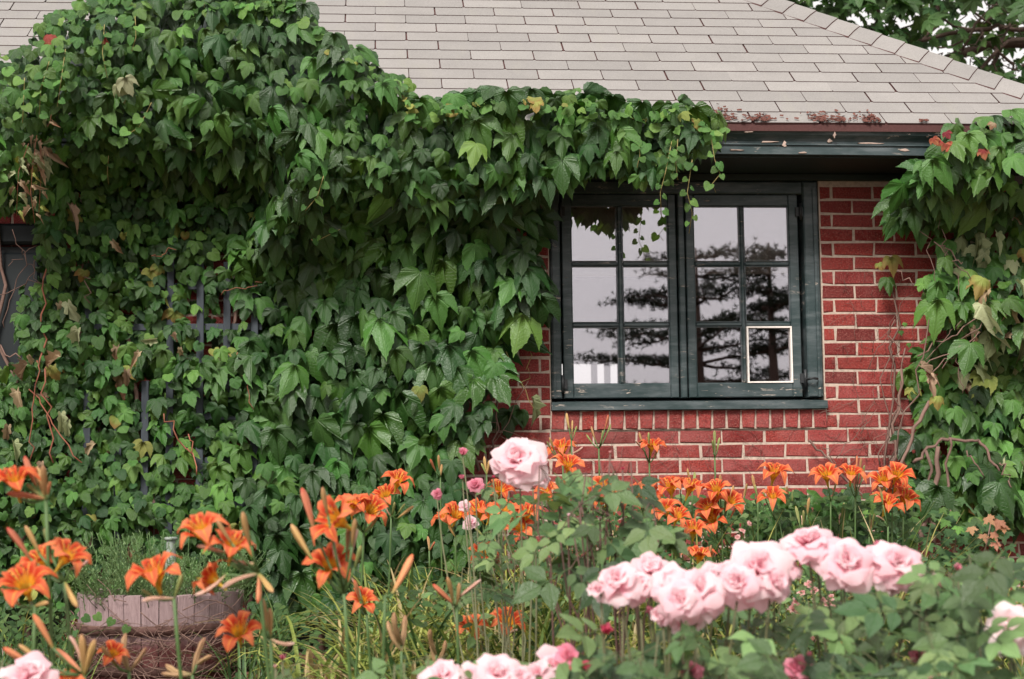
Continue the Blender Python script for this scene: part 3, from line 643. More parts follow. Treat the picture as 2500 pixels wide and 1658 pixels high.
def ivy_y(x, z):
    """front of the ivy: bulges off the roof, hangs over the eave, lies back on the wall"""
    m = math.exp(-((x+1.75)/0.75)**2)                          # the big mound left of the window
    g = sst(-0.45, -0.95, x)                                    # the gable the mound grows on
    bulge = 0.07+0.30*m+0.16*sst(1.05, 0.6, x)*sst(-0.9, -0.3, x)
    ar = math.hypot((x+1.74)/0.60, (z-2.02)/0.60); ar = sst(1.05, 0.62, ar)      # the shaded hollow under the arch of leaves
    if z >= EZ:
        ro = EY+(z-EZ)/math.tan(TH)-bulge*1.1*(1-0.5*sst(0.3, 0.9, z-EZ))-0.02; ga = EY-0.30+0.24*(z-EZ)
        y_ = ro*(1-g)+min(ro, ga)*g; return y_*(1-ar*.8)+max(y_, -0.57)*ar*.8
    t = sst(0.25, 0.62+0.2*m, EZ-z); wall_ = -0.15-0.12*sst(-1.1, -0.7, x)-0.05*math.sin(x*3.1+z*4.3)*math.sin(z*5.7-x*1.3)-0.10*sst(1.2, 0.3, z)*(1 if x > -1.1 else 0.2)
    t = max(t, ar*sst(0.08, 0.34, EZ-z)); f_ = (EY-bulge*.75-.10*g)*(1-ar)+(-0.57)*ar; return f_*(1-t)+wall_*t
def ivy_hit(px, py, yfun, off=0.0):
    d = ray(px, py); t0, t1 = 5.0/FPX, 10.0/FPX
    f = lambda t: (CAM+d*t)[1]-yfun((CAM+d*t)[0], (CAM+d*t)[2])-off
    for _ in range(40):
        tm = (t0+t1)/2
        if f(tm) < 0: t0 = tm
        else: t1 = tm
    return CAM+d*t1
def ivy_norm(p, yfun):
    e = 0.03; gx = (yfun(p[0]+e, p[2])-yfun(p[0]-e, p[2]))/(2*e); gzz = (yfun(p[0], p[2]+e)-yfun(p[0], p[2]-e))/(2*e)
    return unit((max(-1.2, min(1.2, gx)), -1.0, max(-0.6, min(1.6, gzz))))
IVY = [(-60, 140), (60, 135), (112, 48), (165, 28), (200, 10), (230, -40), (690, -40), (740, 25), (795, 95), (830, 118), (900, 158), (925, 185), (985, 200), (1000, 240), (985, 265), (1060, 285), (1135, 248), (1170, 236), (1290, 246), (1350, 258),
       (1400, 242), (1470, 262), (1560, 285), (1640, 268), (1700, 285), (1765, 312), (1755, 345), (1715, 385), (1660, 400), (1625, 430), (1560, 455), (1530, 425), (1470, 420), (1400, 450), (1330, 470), (1305, 520), (1320, 560), (1300, 640), (1320, 700), (1335, 760), (1320, 800), (1255, 825), (1230, 870),
       (1215, 940), (1190, 980), (1180, 1060), (1150, 1110), (1100, 1190), (1180, 1260), (1200, 1420), (1000, 1440), (900, 1420), (820, 1500), (640, 1540), (600, 1450), (200, 1450), (160, 1500), (-60, 1500), (-60, 930), (60, 900), (40, 760), (90, 680), (110, 560), (40, 520), (-60, 520)]
def ivy_size(x, y):
    if y < 480:
        if x < 340: return 44
        s = 66
        if x > 1500: s = 56
        top = 300-abs(x-500)*0.0
        return s
    if x < 500: return 37
    if x < 760: return 37+(x-500)/260*38
    if y > 1180: return 56
    return 75+8*math.sin(y*.02+x*.013)
ivy = thing('climbing_ivy', (-1.7, -0.2, 0.0), 'huge dark green ivy covering the left wall and spilling over the eave', 'ivy')
FO = Foliage(); rr = random.Random(3)
def pick_mat(x, y, layer):
    r = rr.random()
    if layer == 2: return 'ivy_deep'  # deepest leaves all dark: shade in the gaps painted as colour
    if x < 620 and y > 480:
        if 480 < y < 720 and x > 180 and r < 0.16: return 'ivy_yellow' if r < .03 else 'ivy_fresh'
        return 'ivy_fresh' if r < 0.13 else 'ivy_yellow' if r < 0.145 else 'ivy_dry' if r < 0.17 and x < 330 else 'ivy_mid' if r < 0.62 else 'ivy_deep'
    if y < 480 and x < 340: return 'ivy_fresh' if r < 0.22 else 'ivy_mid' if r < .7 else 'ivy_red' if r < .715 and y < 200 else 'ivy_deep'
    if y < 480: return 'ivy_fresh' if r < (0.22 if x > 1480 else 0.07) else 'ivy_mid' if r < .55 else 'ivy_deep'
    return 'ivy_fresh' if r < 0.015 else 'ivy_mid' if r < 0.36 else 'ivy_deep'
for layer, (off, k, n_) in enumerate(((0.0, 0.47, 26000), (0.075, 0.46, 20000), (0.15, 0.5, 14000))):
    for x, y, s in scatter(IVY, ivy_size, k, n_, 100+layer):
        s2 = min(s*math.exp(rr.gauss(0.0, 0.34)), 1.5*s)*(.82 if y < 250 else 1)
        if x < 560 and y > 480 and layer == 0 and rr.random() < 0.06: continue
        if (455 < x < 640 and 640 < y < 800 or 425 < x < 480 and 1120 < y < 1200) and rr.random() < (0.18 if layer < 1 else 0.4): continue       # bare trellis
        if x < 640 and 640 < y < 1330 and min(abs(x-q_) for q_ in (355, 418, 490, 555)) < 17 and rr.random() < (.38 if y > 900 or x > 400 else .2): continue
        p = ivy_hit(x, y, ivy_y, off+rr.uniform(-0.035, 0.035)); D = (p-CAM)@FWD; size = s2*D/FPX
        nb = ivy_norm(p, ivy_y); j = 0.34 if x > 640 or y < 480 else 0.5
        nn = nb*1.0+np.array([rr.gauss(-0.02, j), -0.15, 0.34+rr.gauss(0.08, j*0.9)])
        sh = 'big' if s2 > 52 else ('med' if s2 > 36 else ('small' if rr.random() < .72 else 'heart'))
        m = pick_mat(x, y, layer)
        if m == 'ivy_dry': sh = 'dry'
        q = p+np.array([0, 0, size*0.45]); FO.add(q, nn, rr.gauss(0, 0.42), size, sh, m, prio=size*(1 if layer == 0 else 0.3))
# small lighter leaves along the upper edge
edge = [(110, 60), (240, 5), (700, -5), (790, 95), (900, 165), (990, 215), (1000, 262), (1100, 262), (1200, 236), (1400, 248), (1480, 262), (1620, 272), (1760, 312)]
for (x0, y0), (x1, y1) in zip(edge[:-1], edge[1:]):
    L = math.hypot(x1-x0, y1-y0)
    for _ in range(int(L/8)):
        t = rr.random(); x, y = x0+(x1-x0)*t+rr.gauss(0, 14), y0+(y1-y0)*t+rr.gauss(8, 12); p = ivy_hit(x, y, ivy_y, rr.uniform(-0.05, 0.03)); s = rr.uniform(16, 40)
        FO.add(p, (rr.gauss(0, .5), -0.8, 0.8+rr.gauss(0, .4)), rr.gauss(0, .8), s*7.4/FPX, rr.choice(['small', 'med', 'small']), rr.choice(['ivy_fresh', 'ivy_mid', 'ivy_fresh', 'ivy_yellow'] if x > 800 else ['ivy_fresh', 'ivy_mid', 'ivy_mid']), prio=0)
def tendril(fo, par, pts, mat='tendril', leafmat=('ivy_fresh', 'ivy_mid'), ls=24, step=17, shape='heart', y=None, r=0.0016, off=-0.03):
    P = []
    for x, yy in pts: P.append(ivy_hit(x, yy, ivy_y, off) if y is None else on_wall(x, yy, y))
    if y is None:
        ys_ = min(p[1] for p in P); P = [on_wall(x, yy, 0.6*ys_+0.4*p[1]) for (x, yy), p in zip(pts, P)]
    P = np.array(P); m = MB(); m.tube(P, r, 4); m.build('shoot', M[mat], par)
    tot = 0; side = 1
    for (a, b_), (pa, pb) in zip(zip(pts[:-1], pts[1:]), zip(P[:-1], P[1:])):
        L = math.hypot(b_[0]-a[0], b_[1]-a[1])
        for i in range(max(1, int(L/step))):
            t = (i+rr.random()*0.6)/max(1, int(L/step)); p = pa+(pb-pa)*t; side = -side
            fo.add(p+np.array([side*0.012, -0.01, 0.004]), (rr.gauss(side*.2, .4), -1, .35+rr.gauss(0, .3)), side*rr.uniform(.2, 1.1), ls*rr.uniform(.6, 1.25)*7/FPX, shape, rr.choice(leafmat), prio=0.02)
for t in ([(1640, 345), (1625, 420), (1612, 470), (1615, 530)], [(1690, 390), (1678, 470), (1690, 520), (1682, 570)], [(1735, 330), (1745, 390), (1758, 425), (1738, 450), (1748, 470)], [(1655, 340), (1650, 400), (1655, 440)], [(1560, 350), (1562, 380), (1555, 410)],
          [(255, 60), (250, 130), (262, 190)], [(60, 190), (58, 240), (55, 300)], [(120, 150), (100, 215), (95, 290)], [(160, 120), (150, 190), (140, 260)], [(370, 250), (340, 310), (310, 330)], [(790, 430), (775, 480), (745, 515)], [(830, 560), (770, 590), (760, 585)], [(265, 380), (262, 420), (265, 450)], [(330, 40), (332, 90), (322, 125)], [(500, 0), (497, 40)]):
    tendril(FO, ivy, t)
for t in ([(90, 330), (80, 400), (75, 470), (85, 545)], [(100, 340), (100, 430), (95, 520)], [(70, 350), (45, 420), (40, 530)], [(125, 280), (122, 300), (115, 310)]):
    tendril(FO, ivy, t, 'twig_red', ('ivy_dry', 'ivy_pale', 'ivy_yellow'), 23, 17, 'dry')
for _ in range(8):
    x, y = rr.gauss(95, 22), rr.gauss(375, 32); p = ivy_hit(x, y, ivy_y, -0.05); FO.add(p, (rr.gauss(0, .5), -1, rr.gauss(.2, .4)), rr.gauss(0, .7), rr.uniform(20, 50)*7/FPX, 'dry', rr.choice(['ivy_dry', 'ivy_pale', 'ivy_pale']), prio=.03)
for x, y, s, m in ((165, 740, 55, 'ivy_pale'), (190, 805, 60, 'ivy_pale'), (145, 870, 50, 'ivy_dry'), (65, 890, 52, 'ivy_dry'), (275, 590, 34, 'ivy_dry'), (150, 1010, 44, 'ivy_pale'), (165, 1030, 36, 'ivy_pale'), (35, 1080, 44, 'ivy_pale'), (20, 1040, 40, 'ivy_dry'), (340, 860, 30, 'ivy_dry'), (310, 905, 36, 'ivy_dry'), (430, 815, 30, 'ivy_dry'), (440, 850, 26, 'ivy_dry'), (380, 830, 36, 'ivy_pale'), (100, 1130, 40, 'ivy_dry'), (290, 210, 50, 'ivy_pale'), (305, 190, 50, 'ivy_pale')):
    p = ivy_hit(x, y, ivy_y, -0.07); FO.add(p, (rr.gauss(0, .4), -1, rr.gauss(.1, .3)), rr.gauss(0, .6), s*7.3/FPX, 'dry' if y > 400 else 'big', m, prio=1)
# limp dead leaf below the window corner, and a yellow one
p = on_wall(1300, 975, -0.10); FO.add(p, (.6, -1, .1), 0.3, 0.11, 'dry', 'ivy_pale', prio=1)
p = ivy_hit(1025, 945, ivy_y, -0.04); FO.add(p, (.0, -1, .3), 0.1, 0.078, 'med', 'ivy_yellow', prio=1)
for x, y, s in ((1245, 1005, 78), (1270, 1000, 60), (1205, 1010, 50)): FO.add(on_wall(x, y, -0.06), (.1, -1, .2), rr.gauss(0, .4), s*7.5/FPX, 'big', 'ivy_deep', prio=1)
FO.build(ivy)
def wander(p0, p1, n_=8, j=0.02, sag=0.0):
    t = np.linspace(0, 1, n_)[:, None]; P = np.asarray(p0)*(1-t)+np.asarray(p1)*t; N_ = rng.normal(0, j, (n_, 3)); N_[:, 1] *= 0.4; N_[0] = N_[-1] = 0
    P = P+N_; P[:, 2] -= sag*np.sin(np.pi*t[:, 0]); return P
# woody stems of the left ivy
for (a, b_, r, m) in (((1235, 590), (1250, 930), .004, 'tendril'), ((1170, 1150), (1130, 700), .008, 'twig'), ((1200, 1180), (1225, 900), .005, 'twig'), ((1290, 930), (1180, 1140), .002, 'twig'), ((1330, 1090), (1190, 1030), .002, 'twig'), ((1320, 1080), (1210, 1070), .0018, 'twig'), ((1310, 1010), (1230, 850), .0018, 'tendril'), ((1295, 860), (1275, 950), .002, 'tendril'),
                  ((120, 640), (95, 900), .004, 'twig_red'), ((110, 900), (130, 1130), .004, 'twig_red'), ((90, 880), (70, 1130), .003, 'twig_red'), ((70, 950), (200, 1130), .003, 'twig_red'), ((0, 850), (60, 890), .003, 'twig'), ((0, 720), (130, 670), .002, 'twig'), ((400, 1010), (470, 1110), .0035, 'twig_red'), ((480, 1160), (460, 1060), .003, 'twig_red'), ((580, 860), (620, 1000), .002, 'twig_red'),
                  ((430, 610), (370, 625), .0025, 'twig_red'), ((210, 620), (220, 740), .003, 'twig'), ((60, 620), (10, 800), .002, 'twig'), ((150, 540), (60, 700), .002, 'twig'), ((90, 600), (20, 650), .0015, 'twig'), ((30, 560), (110, 700), .0015, 'twig'), ((640, 690), (540, 720), .002, 'twig_red')):
    Pa, Pb = on_wall(a[0], a[1], -0.19 if a[0] < 700 else -0.10), on_wall(b_[0], b_[1], -0.19 if a[0] < 700 else -0.10); MB().tube(wander(Pa, Pb, 9, .012), r, 5).build('vine_stem', M[m], ivy)
for x in (-2.4, -1.9, -1.4, -0.9, -0.45, -2.1, -1.15):
    MB().tube(wander((x+.1, -0.07, 0.0), (x-.1, -0.06, 2.1), 14, .05), np.linspace(.016, .006, 14), 6).build('vine_stem', M['twig'], ivy)

# ---- ivy on the right corner
def ivy2_y(x, z):
    h = EZ-z
    if h < 0: return EY+(z-EZ)/math.tan(TH)-0.06
    t = sst(0.22, 0.5, h); return (EY-0.10)*(1-t)+(-0.13-0.06*math.sin(z*6+x*2)-0.16*sst(1.7, 1.45, z)*sst(1.2, 1.45, z))*t
IVY2 = [(2420, 288), (2450, 280), (2560, 320), (2560, 1300), (2400, 1330), (2250, 1260), (2205, 1190), (2215, 1090), (2260, 1060), (2225, 1000), (2215, 930), (2255, 880), (2330, 820), (2260, 740), (2250, 690), (2330, 650), (2300, 610), (2230, 570), (2175, 560), (2190, 490), (2250, 470), (2260, 400), (2300, 380), (2330, 330), (2390, 320)]
def ivy2_size(x, y):
    if y < 600: return 62
    if y < 800: return 56 if x > 2240 else 44
    if y < 1180: return 44 if x < 2330 else 56
    return 58
ivy2 = thing('climbing_ivy', (2.15, -0.15, 0.0), 'smaller ragged ivy on the right corner of the brick wall with red and dried leaves', 'ivy')
F2 = Foliage()
for layer, (off, k, n_) in enumerate(((0.0, 0.52, 5000), (0.06, 0.55, 4000), (0.11, 0.7, 1500))):
    for x, y, s in scatter(IVY2, ivy2_size, k, n_, 300+layer):
        if 2215 < x < 2330 and 560 < y < 640 and rr.random() < .6: continue
        s2 = s*math.exp(rr.gauss(0.0, 0.26)); p = ivy_hit(x, y, ivy2_y, off+rr.uniform(-.04, .04)); size = s2*((p-CAM)@FWD)/FPX; r = rr.random()
        m = 'ivy_deep' if layer == 2 or r < .22 else 'ivy_mid' if r < .70 else 'ivy_fresh' if r < .93 else 'ivy_yellow' if r < .945 else ('ivy_pale' if x > 2380 else 'ivy_mid')  # back layer always dark green, painting shade behind the front leaves
        if x > 2330 and 540 < y < 980 and layer == 0 and rr.random() < .25: m = rr.choice(['ivy_pale', 'ivy_pale', 'ivy_dry'])
        sh = 'big' if s2 > 56 else 'med' if s2 > 40 else 'small'
        if m == 'ivy_dry' or (m == 'ivy_pale' and rr.random() < .75): sh = 'dry'
        nn = ivy_norm(p, ivy2_y)+np.array([rr.gauss(-.1, .36), -.1, .5+rr.gauss(.05, .3)])
        F2.add(p+np.array([0, 0, size*.4]), nn, rr.gauss(0, .5), size, sh, m, prio=size*(1 if layer == 0 else .3))
for x, y, s in ((2278, 337, 28), (2310, 322, 26), (2308, 352, 24), (2330, 355, 34), (2298, 345, 20), (2400, 365, 34), (2425, 300, 24)):
    F2.add(ivy_hit(x, y, ivy2_y, -.04), (rr.gauss(0, .4), -1, .3), rr.gauss(0, .6), s*7/FPX, 'med', 'ivy_red' if x < 2410 else 'ivy_dry', prio=1)
for x, y, s, m in ((2175, 640, 56, 'ivy_yellow'), (2168, 690, 52, 'ivy_mid'), (2145, 655, 26, 'ivy_yellow'), (2308, 640, 56, 'ivy_mid'), (2250, 705, 28, 'ivy_fresh'), (2290, 700, 82, 'ivy_fresh'), (2400, 690, 66, 'ivy_yellow'), (2370, 850, 95, 'ivy_mid'), (2200, 820, 16, 'ivy_mid'), (2210, 800, 14, 'ivy_fresh'), (2220, 850, 14, 'ivy_fresh'), (2230, 960, 44, 'ivy_yellow'), (2290, 980, 40, 'ivy_yellow'), (2250, 905, 60, 'ivy_dry'), (2270, 930, 50, 'ivy_dry'),
                   (2290, 1200, 105, 'ivy_deep'), (2440, 1190, 110, 'ivy_deep'), (2200, 1300, 70, 'ivy_mid'), (2330, 1010, 56, 'ivy_mid')):
    F2.add(on_wall(x, y-12, -0.10 if x < 2240 else -.30), (rr.gauss(0, .15), -1, .45), rr.gauss(0, .35), s*7.3/FPX, 'dry' if m == 'ivy_dry' else 'big' if s > 50 else 'med', m, prio=1)
# leaves along the foot of the wall
for _ in range(170):
    x = rr.uniform(1840, 2230); y = rr.uniform(1195, 1340) if x > 1900 else rr.uniform(1230, 1330); s = rr.uniform(26, 62)
    F2.add(at(x, y, rr.uniform(6.6, 7.3)), (rr.gauss(0, .4), -.8, .6+rr.gauss(0, .3)), rr.gauss(0, .7), s*7/FPX, 'med' if s > 40 else 'small', rr.choice(['ivy_deep', 'ivy_mid', 'ivy_mid', 'ivy_fresh']), prio=.01)
F2.build(ivy2)
T2 = [((2160, 1190), (2190, 640), .006, .018), ((2175, 1180), (2200, 900), .009, .012), ((2190, 1110), (2290, 700), .004, .02), ((2170, 1130), (2210, 850), .005, .018), ((2150, 1150), (2185, 780), .0035, .02), ((2205, 1120), (2170, 820), .0035, .02), ((2270, 980), (2180, 1170), .010, .012), ((2230, 1130), (2300, 1070), .009, .006), ((2300, 1072), (2390, 1075), .009, .006), ((2388, 1075), (2440, 1150), .008, .006), ((2300, 1240), (2320, 1070), .008, .012), ((2250, 1330), (2290, 1090), .016, .01), ((2280, 1330), (2260, 1100), .010, .014),
      ((2080, 1330), (2190, 1150), .010, .01), ((1975, 1075), (2050, 1150), .006, .006), ((2045, 1145), (2130, 1230), .007, .01), ((2010, 1090), (2060, 1160), .0025, .008), ((2040, 1120), (2140, 1000), .002, .01), ((2100, 1060), (2150, 930), .002, .012), ((2000, 1010), (2120, 960), .0014, .01), ((2060, 1110), (2170, 1060), .0016, .012), ((2120, 900), (2190, 760), .002, .012), ((2130, 860), (2230, 720), .0018, .014),
      ((2240, 870), (2400, 770), .004, .012), ((2250, 900), (2390, 810), .003, .014), ((2270, 920), (2380, 830), .003, .012), ((2300, 900), (2400, 780), .003, .014), ((2260, 880), (2350, 780), .002, .012), ((2330, 860), (2350, 960), .0025, .01), ((2190, 660), (2260, 720), .0025, .01), ((2250, 540), (2290, 700), .002, .012), ((2280, 590), (2350, 640), .003, .014), ((2290, 600), (2370, 680), .003, .016), ((2300, 560), (2340, 720), .0025, .016), ((2240, 440), (2225, 470), .0016, .003), ((2340, 420), (2290, 560), .002, .012), ((2440, 1130), (2470, 1190), .005, .012), ((2360, 1100), (2400, 1170), .004, .012)]
for a, b_, r, j in T2:
    yy = -0.05 if max(a[0], b_[0]) < 2235 else -0.27
    MB().tube(wander(on_wall(*a, yy), on_wall(*b_, yy-0.02), 9, j), np.linspace(r, r*.7, 9), 5).build('vine_stem', M['twig'], ivy2)
cl = MB()
for _ in range(150):                                            # dead clinging rootlets over the bricks
    x, y = (rr.gauss(2140, 60), rr.uniform(640, 1200)) if rr.random() < .6 else (rr.uniform(1400, 2150), rr.gauss(1100, 50)); a = rr.uniform(-1.2, 1.2)+1.57; L = rr.uniform(20, 75)
    P = wander(on_wall(x, y, -0.006), on_wall(x+L*math.cos(a), y+L*math.sin(a), -0.008), 5, .006); P[:, 1] = -0.006-abs(rng.normal(0, .004, 5)); cl.tube(P, 0.0009, 3)
cl.build('rootlets', M['twig'], ivy2, kind='stuff')

# ------------------------------------------------------------------ half barrel tub, herbs, post
BC = at(392, 1560, 6.35); BC[2] = 0.0; BR_, BH = 0.315, 0.325
tub = thing('barrel_planter', BC, 'weathered wooden half barrel tub standing in front of the ivy', 'planter')
NS = 30
for i in range(NS):
    a0, a1 = 2*math.pi*i/NS+.005, 2*math.pi*(i+1)/NS-.005; h = BH+random.uniform(-.009, .004); s = MB(); lv = [(0.0, .90), (.16, .965), (h, 1.0)]
    V = []
    for z, k in lv:
        jt = random.uniform(-.003, .003)
        for a, r in ((a0, BR_*k+jt), (a1, BR_*k+jt), (a1, BR_*k-.028), (a0, BR_*k-.028)): V.append((BC[0]+r*math.cos(a), BC[1]+r*math.sin(a), z+(random.uniform(-.004, .004) if z > .2 else 0)))
    F = [(8, 9, 10, 11)]
    for q in range(2):
        for j in range(4): F.append((q*4+j, q*4+(j+1) % 4, q*4+4+(j+1) % 4, q*4+4+j))
    s.add(V, F, tint=random.random()); s.build('stave', M['stave'], tub)
for z, k in ((.045, .925), (.195, .978)):
    MB().lathe([(BR_*k+.001, z-.017), (BR_*k+.006, z-.017), (BR_*k+.008, z+.017), (BR_*k+.003, z+.017)], BC, 40).build('hoop', M['rust'], tub)
MB().lathe([(0.001, .27), (BR_-.03, .265)], BC, 24).build('soil', M['ground'], tub)
dv = thing('dead_vines', BC+np.array([0, -.36, 0]), 'tangle of dry thin vines draped over the lower half of the barrel tub', 'vines'); q = MB()
for _ in range(130):
    a = rr.uniform(-2.9, -0.2); z = abs(rr.gauss(.11, .08)); L = rr.uniform(.08, .35)*rr.choice([-1, 1]); P = []
    k1, k2 = rr.uniform(-.12, .10), rr.uniform(-.08, .08)
    for t in np.linspace(0, 1, 7): aa = a+L*3*t; r = BR_*.99+.012+.02*math.sin(t*5+a*7)**2; P.append((BC[0]+r*math.cos(aa), BC[1]+r*math.sin(aa), max(.005, z+k1*t+k2*math.sin(t*4))))
    q.tube(P, rr.uniform(.0009, .0022), 4, tint=rr.random())
q.build('vine_tangle', M['twig'], dv, kind='stuff')
for px, py in ((235, 1500), (275, 1512), (312, 1530), (205, 1505)):
    lo = new_obj('leaf', leaf_mesh('small', 0, 'ivy_mid'), dv); p = at(px, py, 6.02)-np.array(dv.location); A = frame((0, -1, .4), rr.gauss(0, .5)); lo.matrix_basis = Matrix([[*(A[i]*.038), p[i]] for i in range(3)]+[[0, 0, 0, 1]])
hb = thing('herb_plant', BC+np.array([0, 0, .27]), 'feathery pale green herb filling the wooden barrel tub', 'plant')
fb = MB(); stb = MB()
def sprig(base, tip, nl, ll, fb, stb):
    P = wander(base, tip, 6, .012); stb.tube(P, .0016, 3)
    for i in range(nl):
        t = .15+.85*i/nl; c = P[0]+(P[-1]-P[0])*t; kk = min(4, int(t*5)); c = P[kk]+(P[kk+1]-P[kk])*(t*5-kk); a = i*2.4+rr.random(); L = ll*(1.1-.5*t)*rr.uniform(.7, 1.2)
        d = unit((math.cos(a), math.sin(a), rr.uniform(.1, .9)))*L; w = np.cross(d, (0, .3, 1)); w = unit(w)*L*.10
        fb.add([c, c+d*.5+w, c+d, c+d*.5-w], [(0, 1, 2, 3)], [(0, 0), (.2, -.5), (0, -1), (-.2, -.5)], tint=rr.random())
for _ in range(300):
    a, r = rr.uniform(0, 6.28), BR_*.97*math.sqrt(rr.random()); b0 = BC+np.array([r*math.cos(a), r*math.sin(a), .26]); h = rr.uniform(.09, .24)*(1.25 if b0[0] < BC[0] else .9)
    sprig(b0, b0+np.array([rr.gauss(0, .05)+.25*(b0[0]-BC[0]), rr.gauss(0, .05)+.2*(b0[1]-BC[1]), h]), 20, .034, fb, stb)
fb.build('foliage', M['herb'], hb, kind='stuff'); stb.build('stems', M['stem'], hb, kind='stuff')
pc = at(417, 1390, 6.75); pz = gz(0, -1)
post = thing('garden_post', (pc[0], pc[1], 0), 'short grey green metal post with a flat cap behind the barrel tub', 'post')
MB().lathe([(.024, 0), (.024, .42), (.021, .43), (.021, .465), (.019, .475), (.019, .510)], (pc[0], pc[1], 0), 16).build('shaft', M['post'], post)
MB().lathe([(.0195, .5105), (.027, .512), (.028, .520), (.024, .524), (.0005, .525)], (pc[0], pc[1], 0), 16).build('cap', M['post'], post)
MB().lathe([(.025, .36), (.0275, .365), (.0275, .38), (.025, .385)], (pc[0], pc[1], 0), 16).build('collar', M['post'], post)

# ------------------------------------------------------------------ daylilies
def petal_mesh(w, ln, recurve, ph, k):
    rows = 7; V = []; UV = []
    prof = [(0.004, 0.0), (.010, .018), (.018, .034), (.030, .046), (.043, .052), (.055, .050-.006*recurve), (.066, .043-.014*recurve)]
    wid = [.10, .38, .72, .98, 1.0, .74, .06]
    for i in range(rows):
        r, h = prof[i]; r = r*ln
        for j, u in enumerate((-1, -.5, 0, .5, 1)):
            ww = w*wid[i]*u; V.append((ww, r-.10*abs(ww), h+.16*abs(ww)-.0015*(abs(u) < .1)+.0040*math.sin(i*2.1+ph+j*2.1)*(abs(u) > .9)*(i > 2))); UV.append((u*.5, i/(rows-1)))
    F = [(i*5+j, i*5+j+1, (i+1)*5+j+1, (i+1)*5+j) for i in range(rows-1) for j in range(4)]
    return MB().add(V, F, UV, 0, True, 0.0).mesh('petal', M['lily'])
PET_IN = [petal_mesh(.0205, 1.0, r, p, 0) for r, p in ((.6, 0), (1.2, 2), (.2, 4))]; PET_OUT = [petal_mesh(.0145, 1.02, r, p, 0) for r, p in ((1.2, 1), (1.9, 3), (.8, 5))]
def lily_core():
    m = MB(); m.lathe([(.003, -.022), (.0045, -.004), (.0075, .010), (.012, .024)], n=8, m=0)
    for i in range(6):
        a = i*1.047+.3; P = [(0.003*math.cos(a), .003*math.sin(a), .01), (.010*math.cos(a), .010*math.sin(a)-.004, .04), (.016*math.cos(a), .016*math.sin(a)-.010, .060)]; m.tube(P, .0008, 4, 0)
        e = np.array(P[-1]); m.tube([e+(-.003, 0, 0), e, e+(.003, 0, .001)], .0013, 4, 1)
    return m.mesh('flower', [M['lily_throat'], M['anther']])
CORE = lily_core()
def axes(d, spin):
    z = unit(d); x = unit(np.cross((0.1, .2, 1) if abs(z[2]) < .95 else (1, 0, 0), z)); y = np.cross(z, x); c, s = math.cos(spin), math.sin(spin); return np.stack([c*x+s*y, -s*x+c*y, z], 1)
def m4(A, p, s=1.0): return Matrix([[*(np.asarray(A[i])*s), p[i]] for i in range(3)]+[[0, 0, 0, 1]])
PETBUDS = {}
def bud_mesh(kind):
    if kind not in PETBUDS:
        pr = {'bud_pale': [(.0028, 0), (.004, .12), (.0048, .35), (.0058, .6), (.0062, .8), (.004, .95), (.0005, 1)], 'bud_dry': [(.003, 0), (.006, .2), (.008, .45), (.0065, .65), (.008, .82), (.003, 1), (.0005, 1.01)]}.get(kind, [(.0028, 0), (.0042, .12), (.0065, .4), (.0082, .68), (.0072, .86), (.0035, .97), (.0005, 1)])
        m = MB().lathe([(r*.82, z*.075) for r, z in pr], n=7); v = m.v[0]; v[:, 0] += .006*np.sin(v[:, 2]*28)*(2.4 if kind in ('bud_pale', 'bud_dry') else .6); PETBUDS[kind] = m.mesh('bud', M[kind])
    return PETBUDS[kind]
def dirv(yaw, pitch): y, p = R(yaw), R(pitch); return np.array([math.sin(y)*math.cos(p), -math.cos(y)*math.cos(p), math.sin(p)])
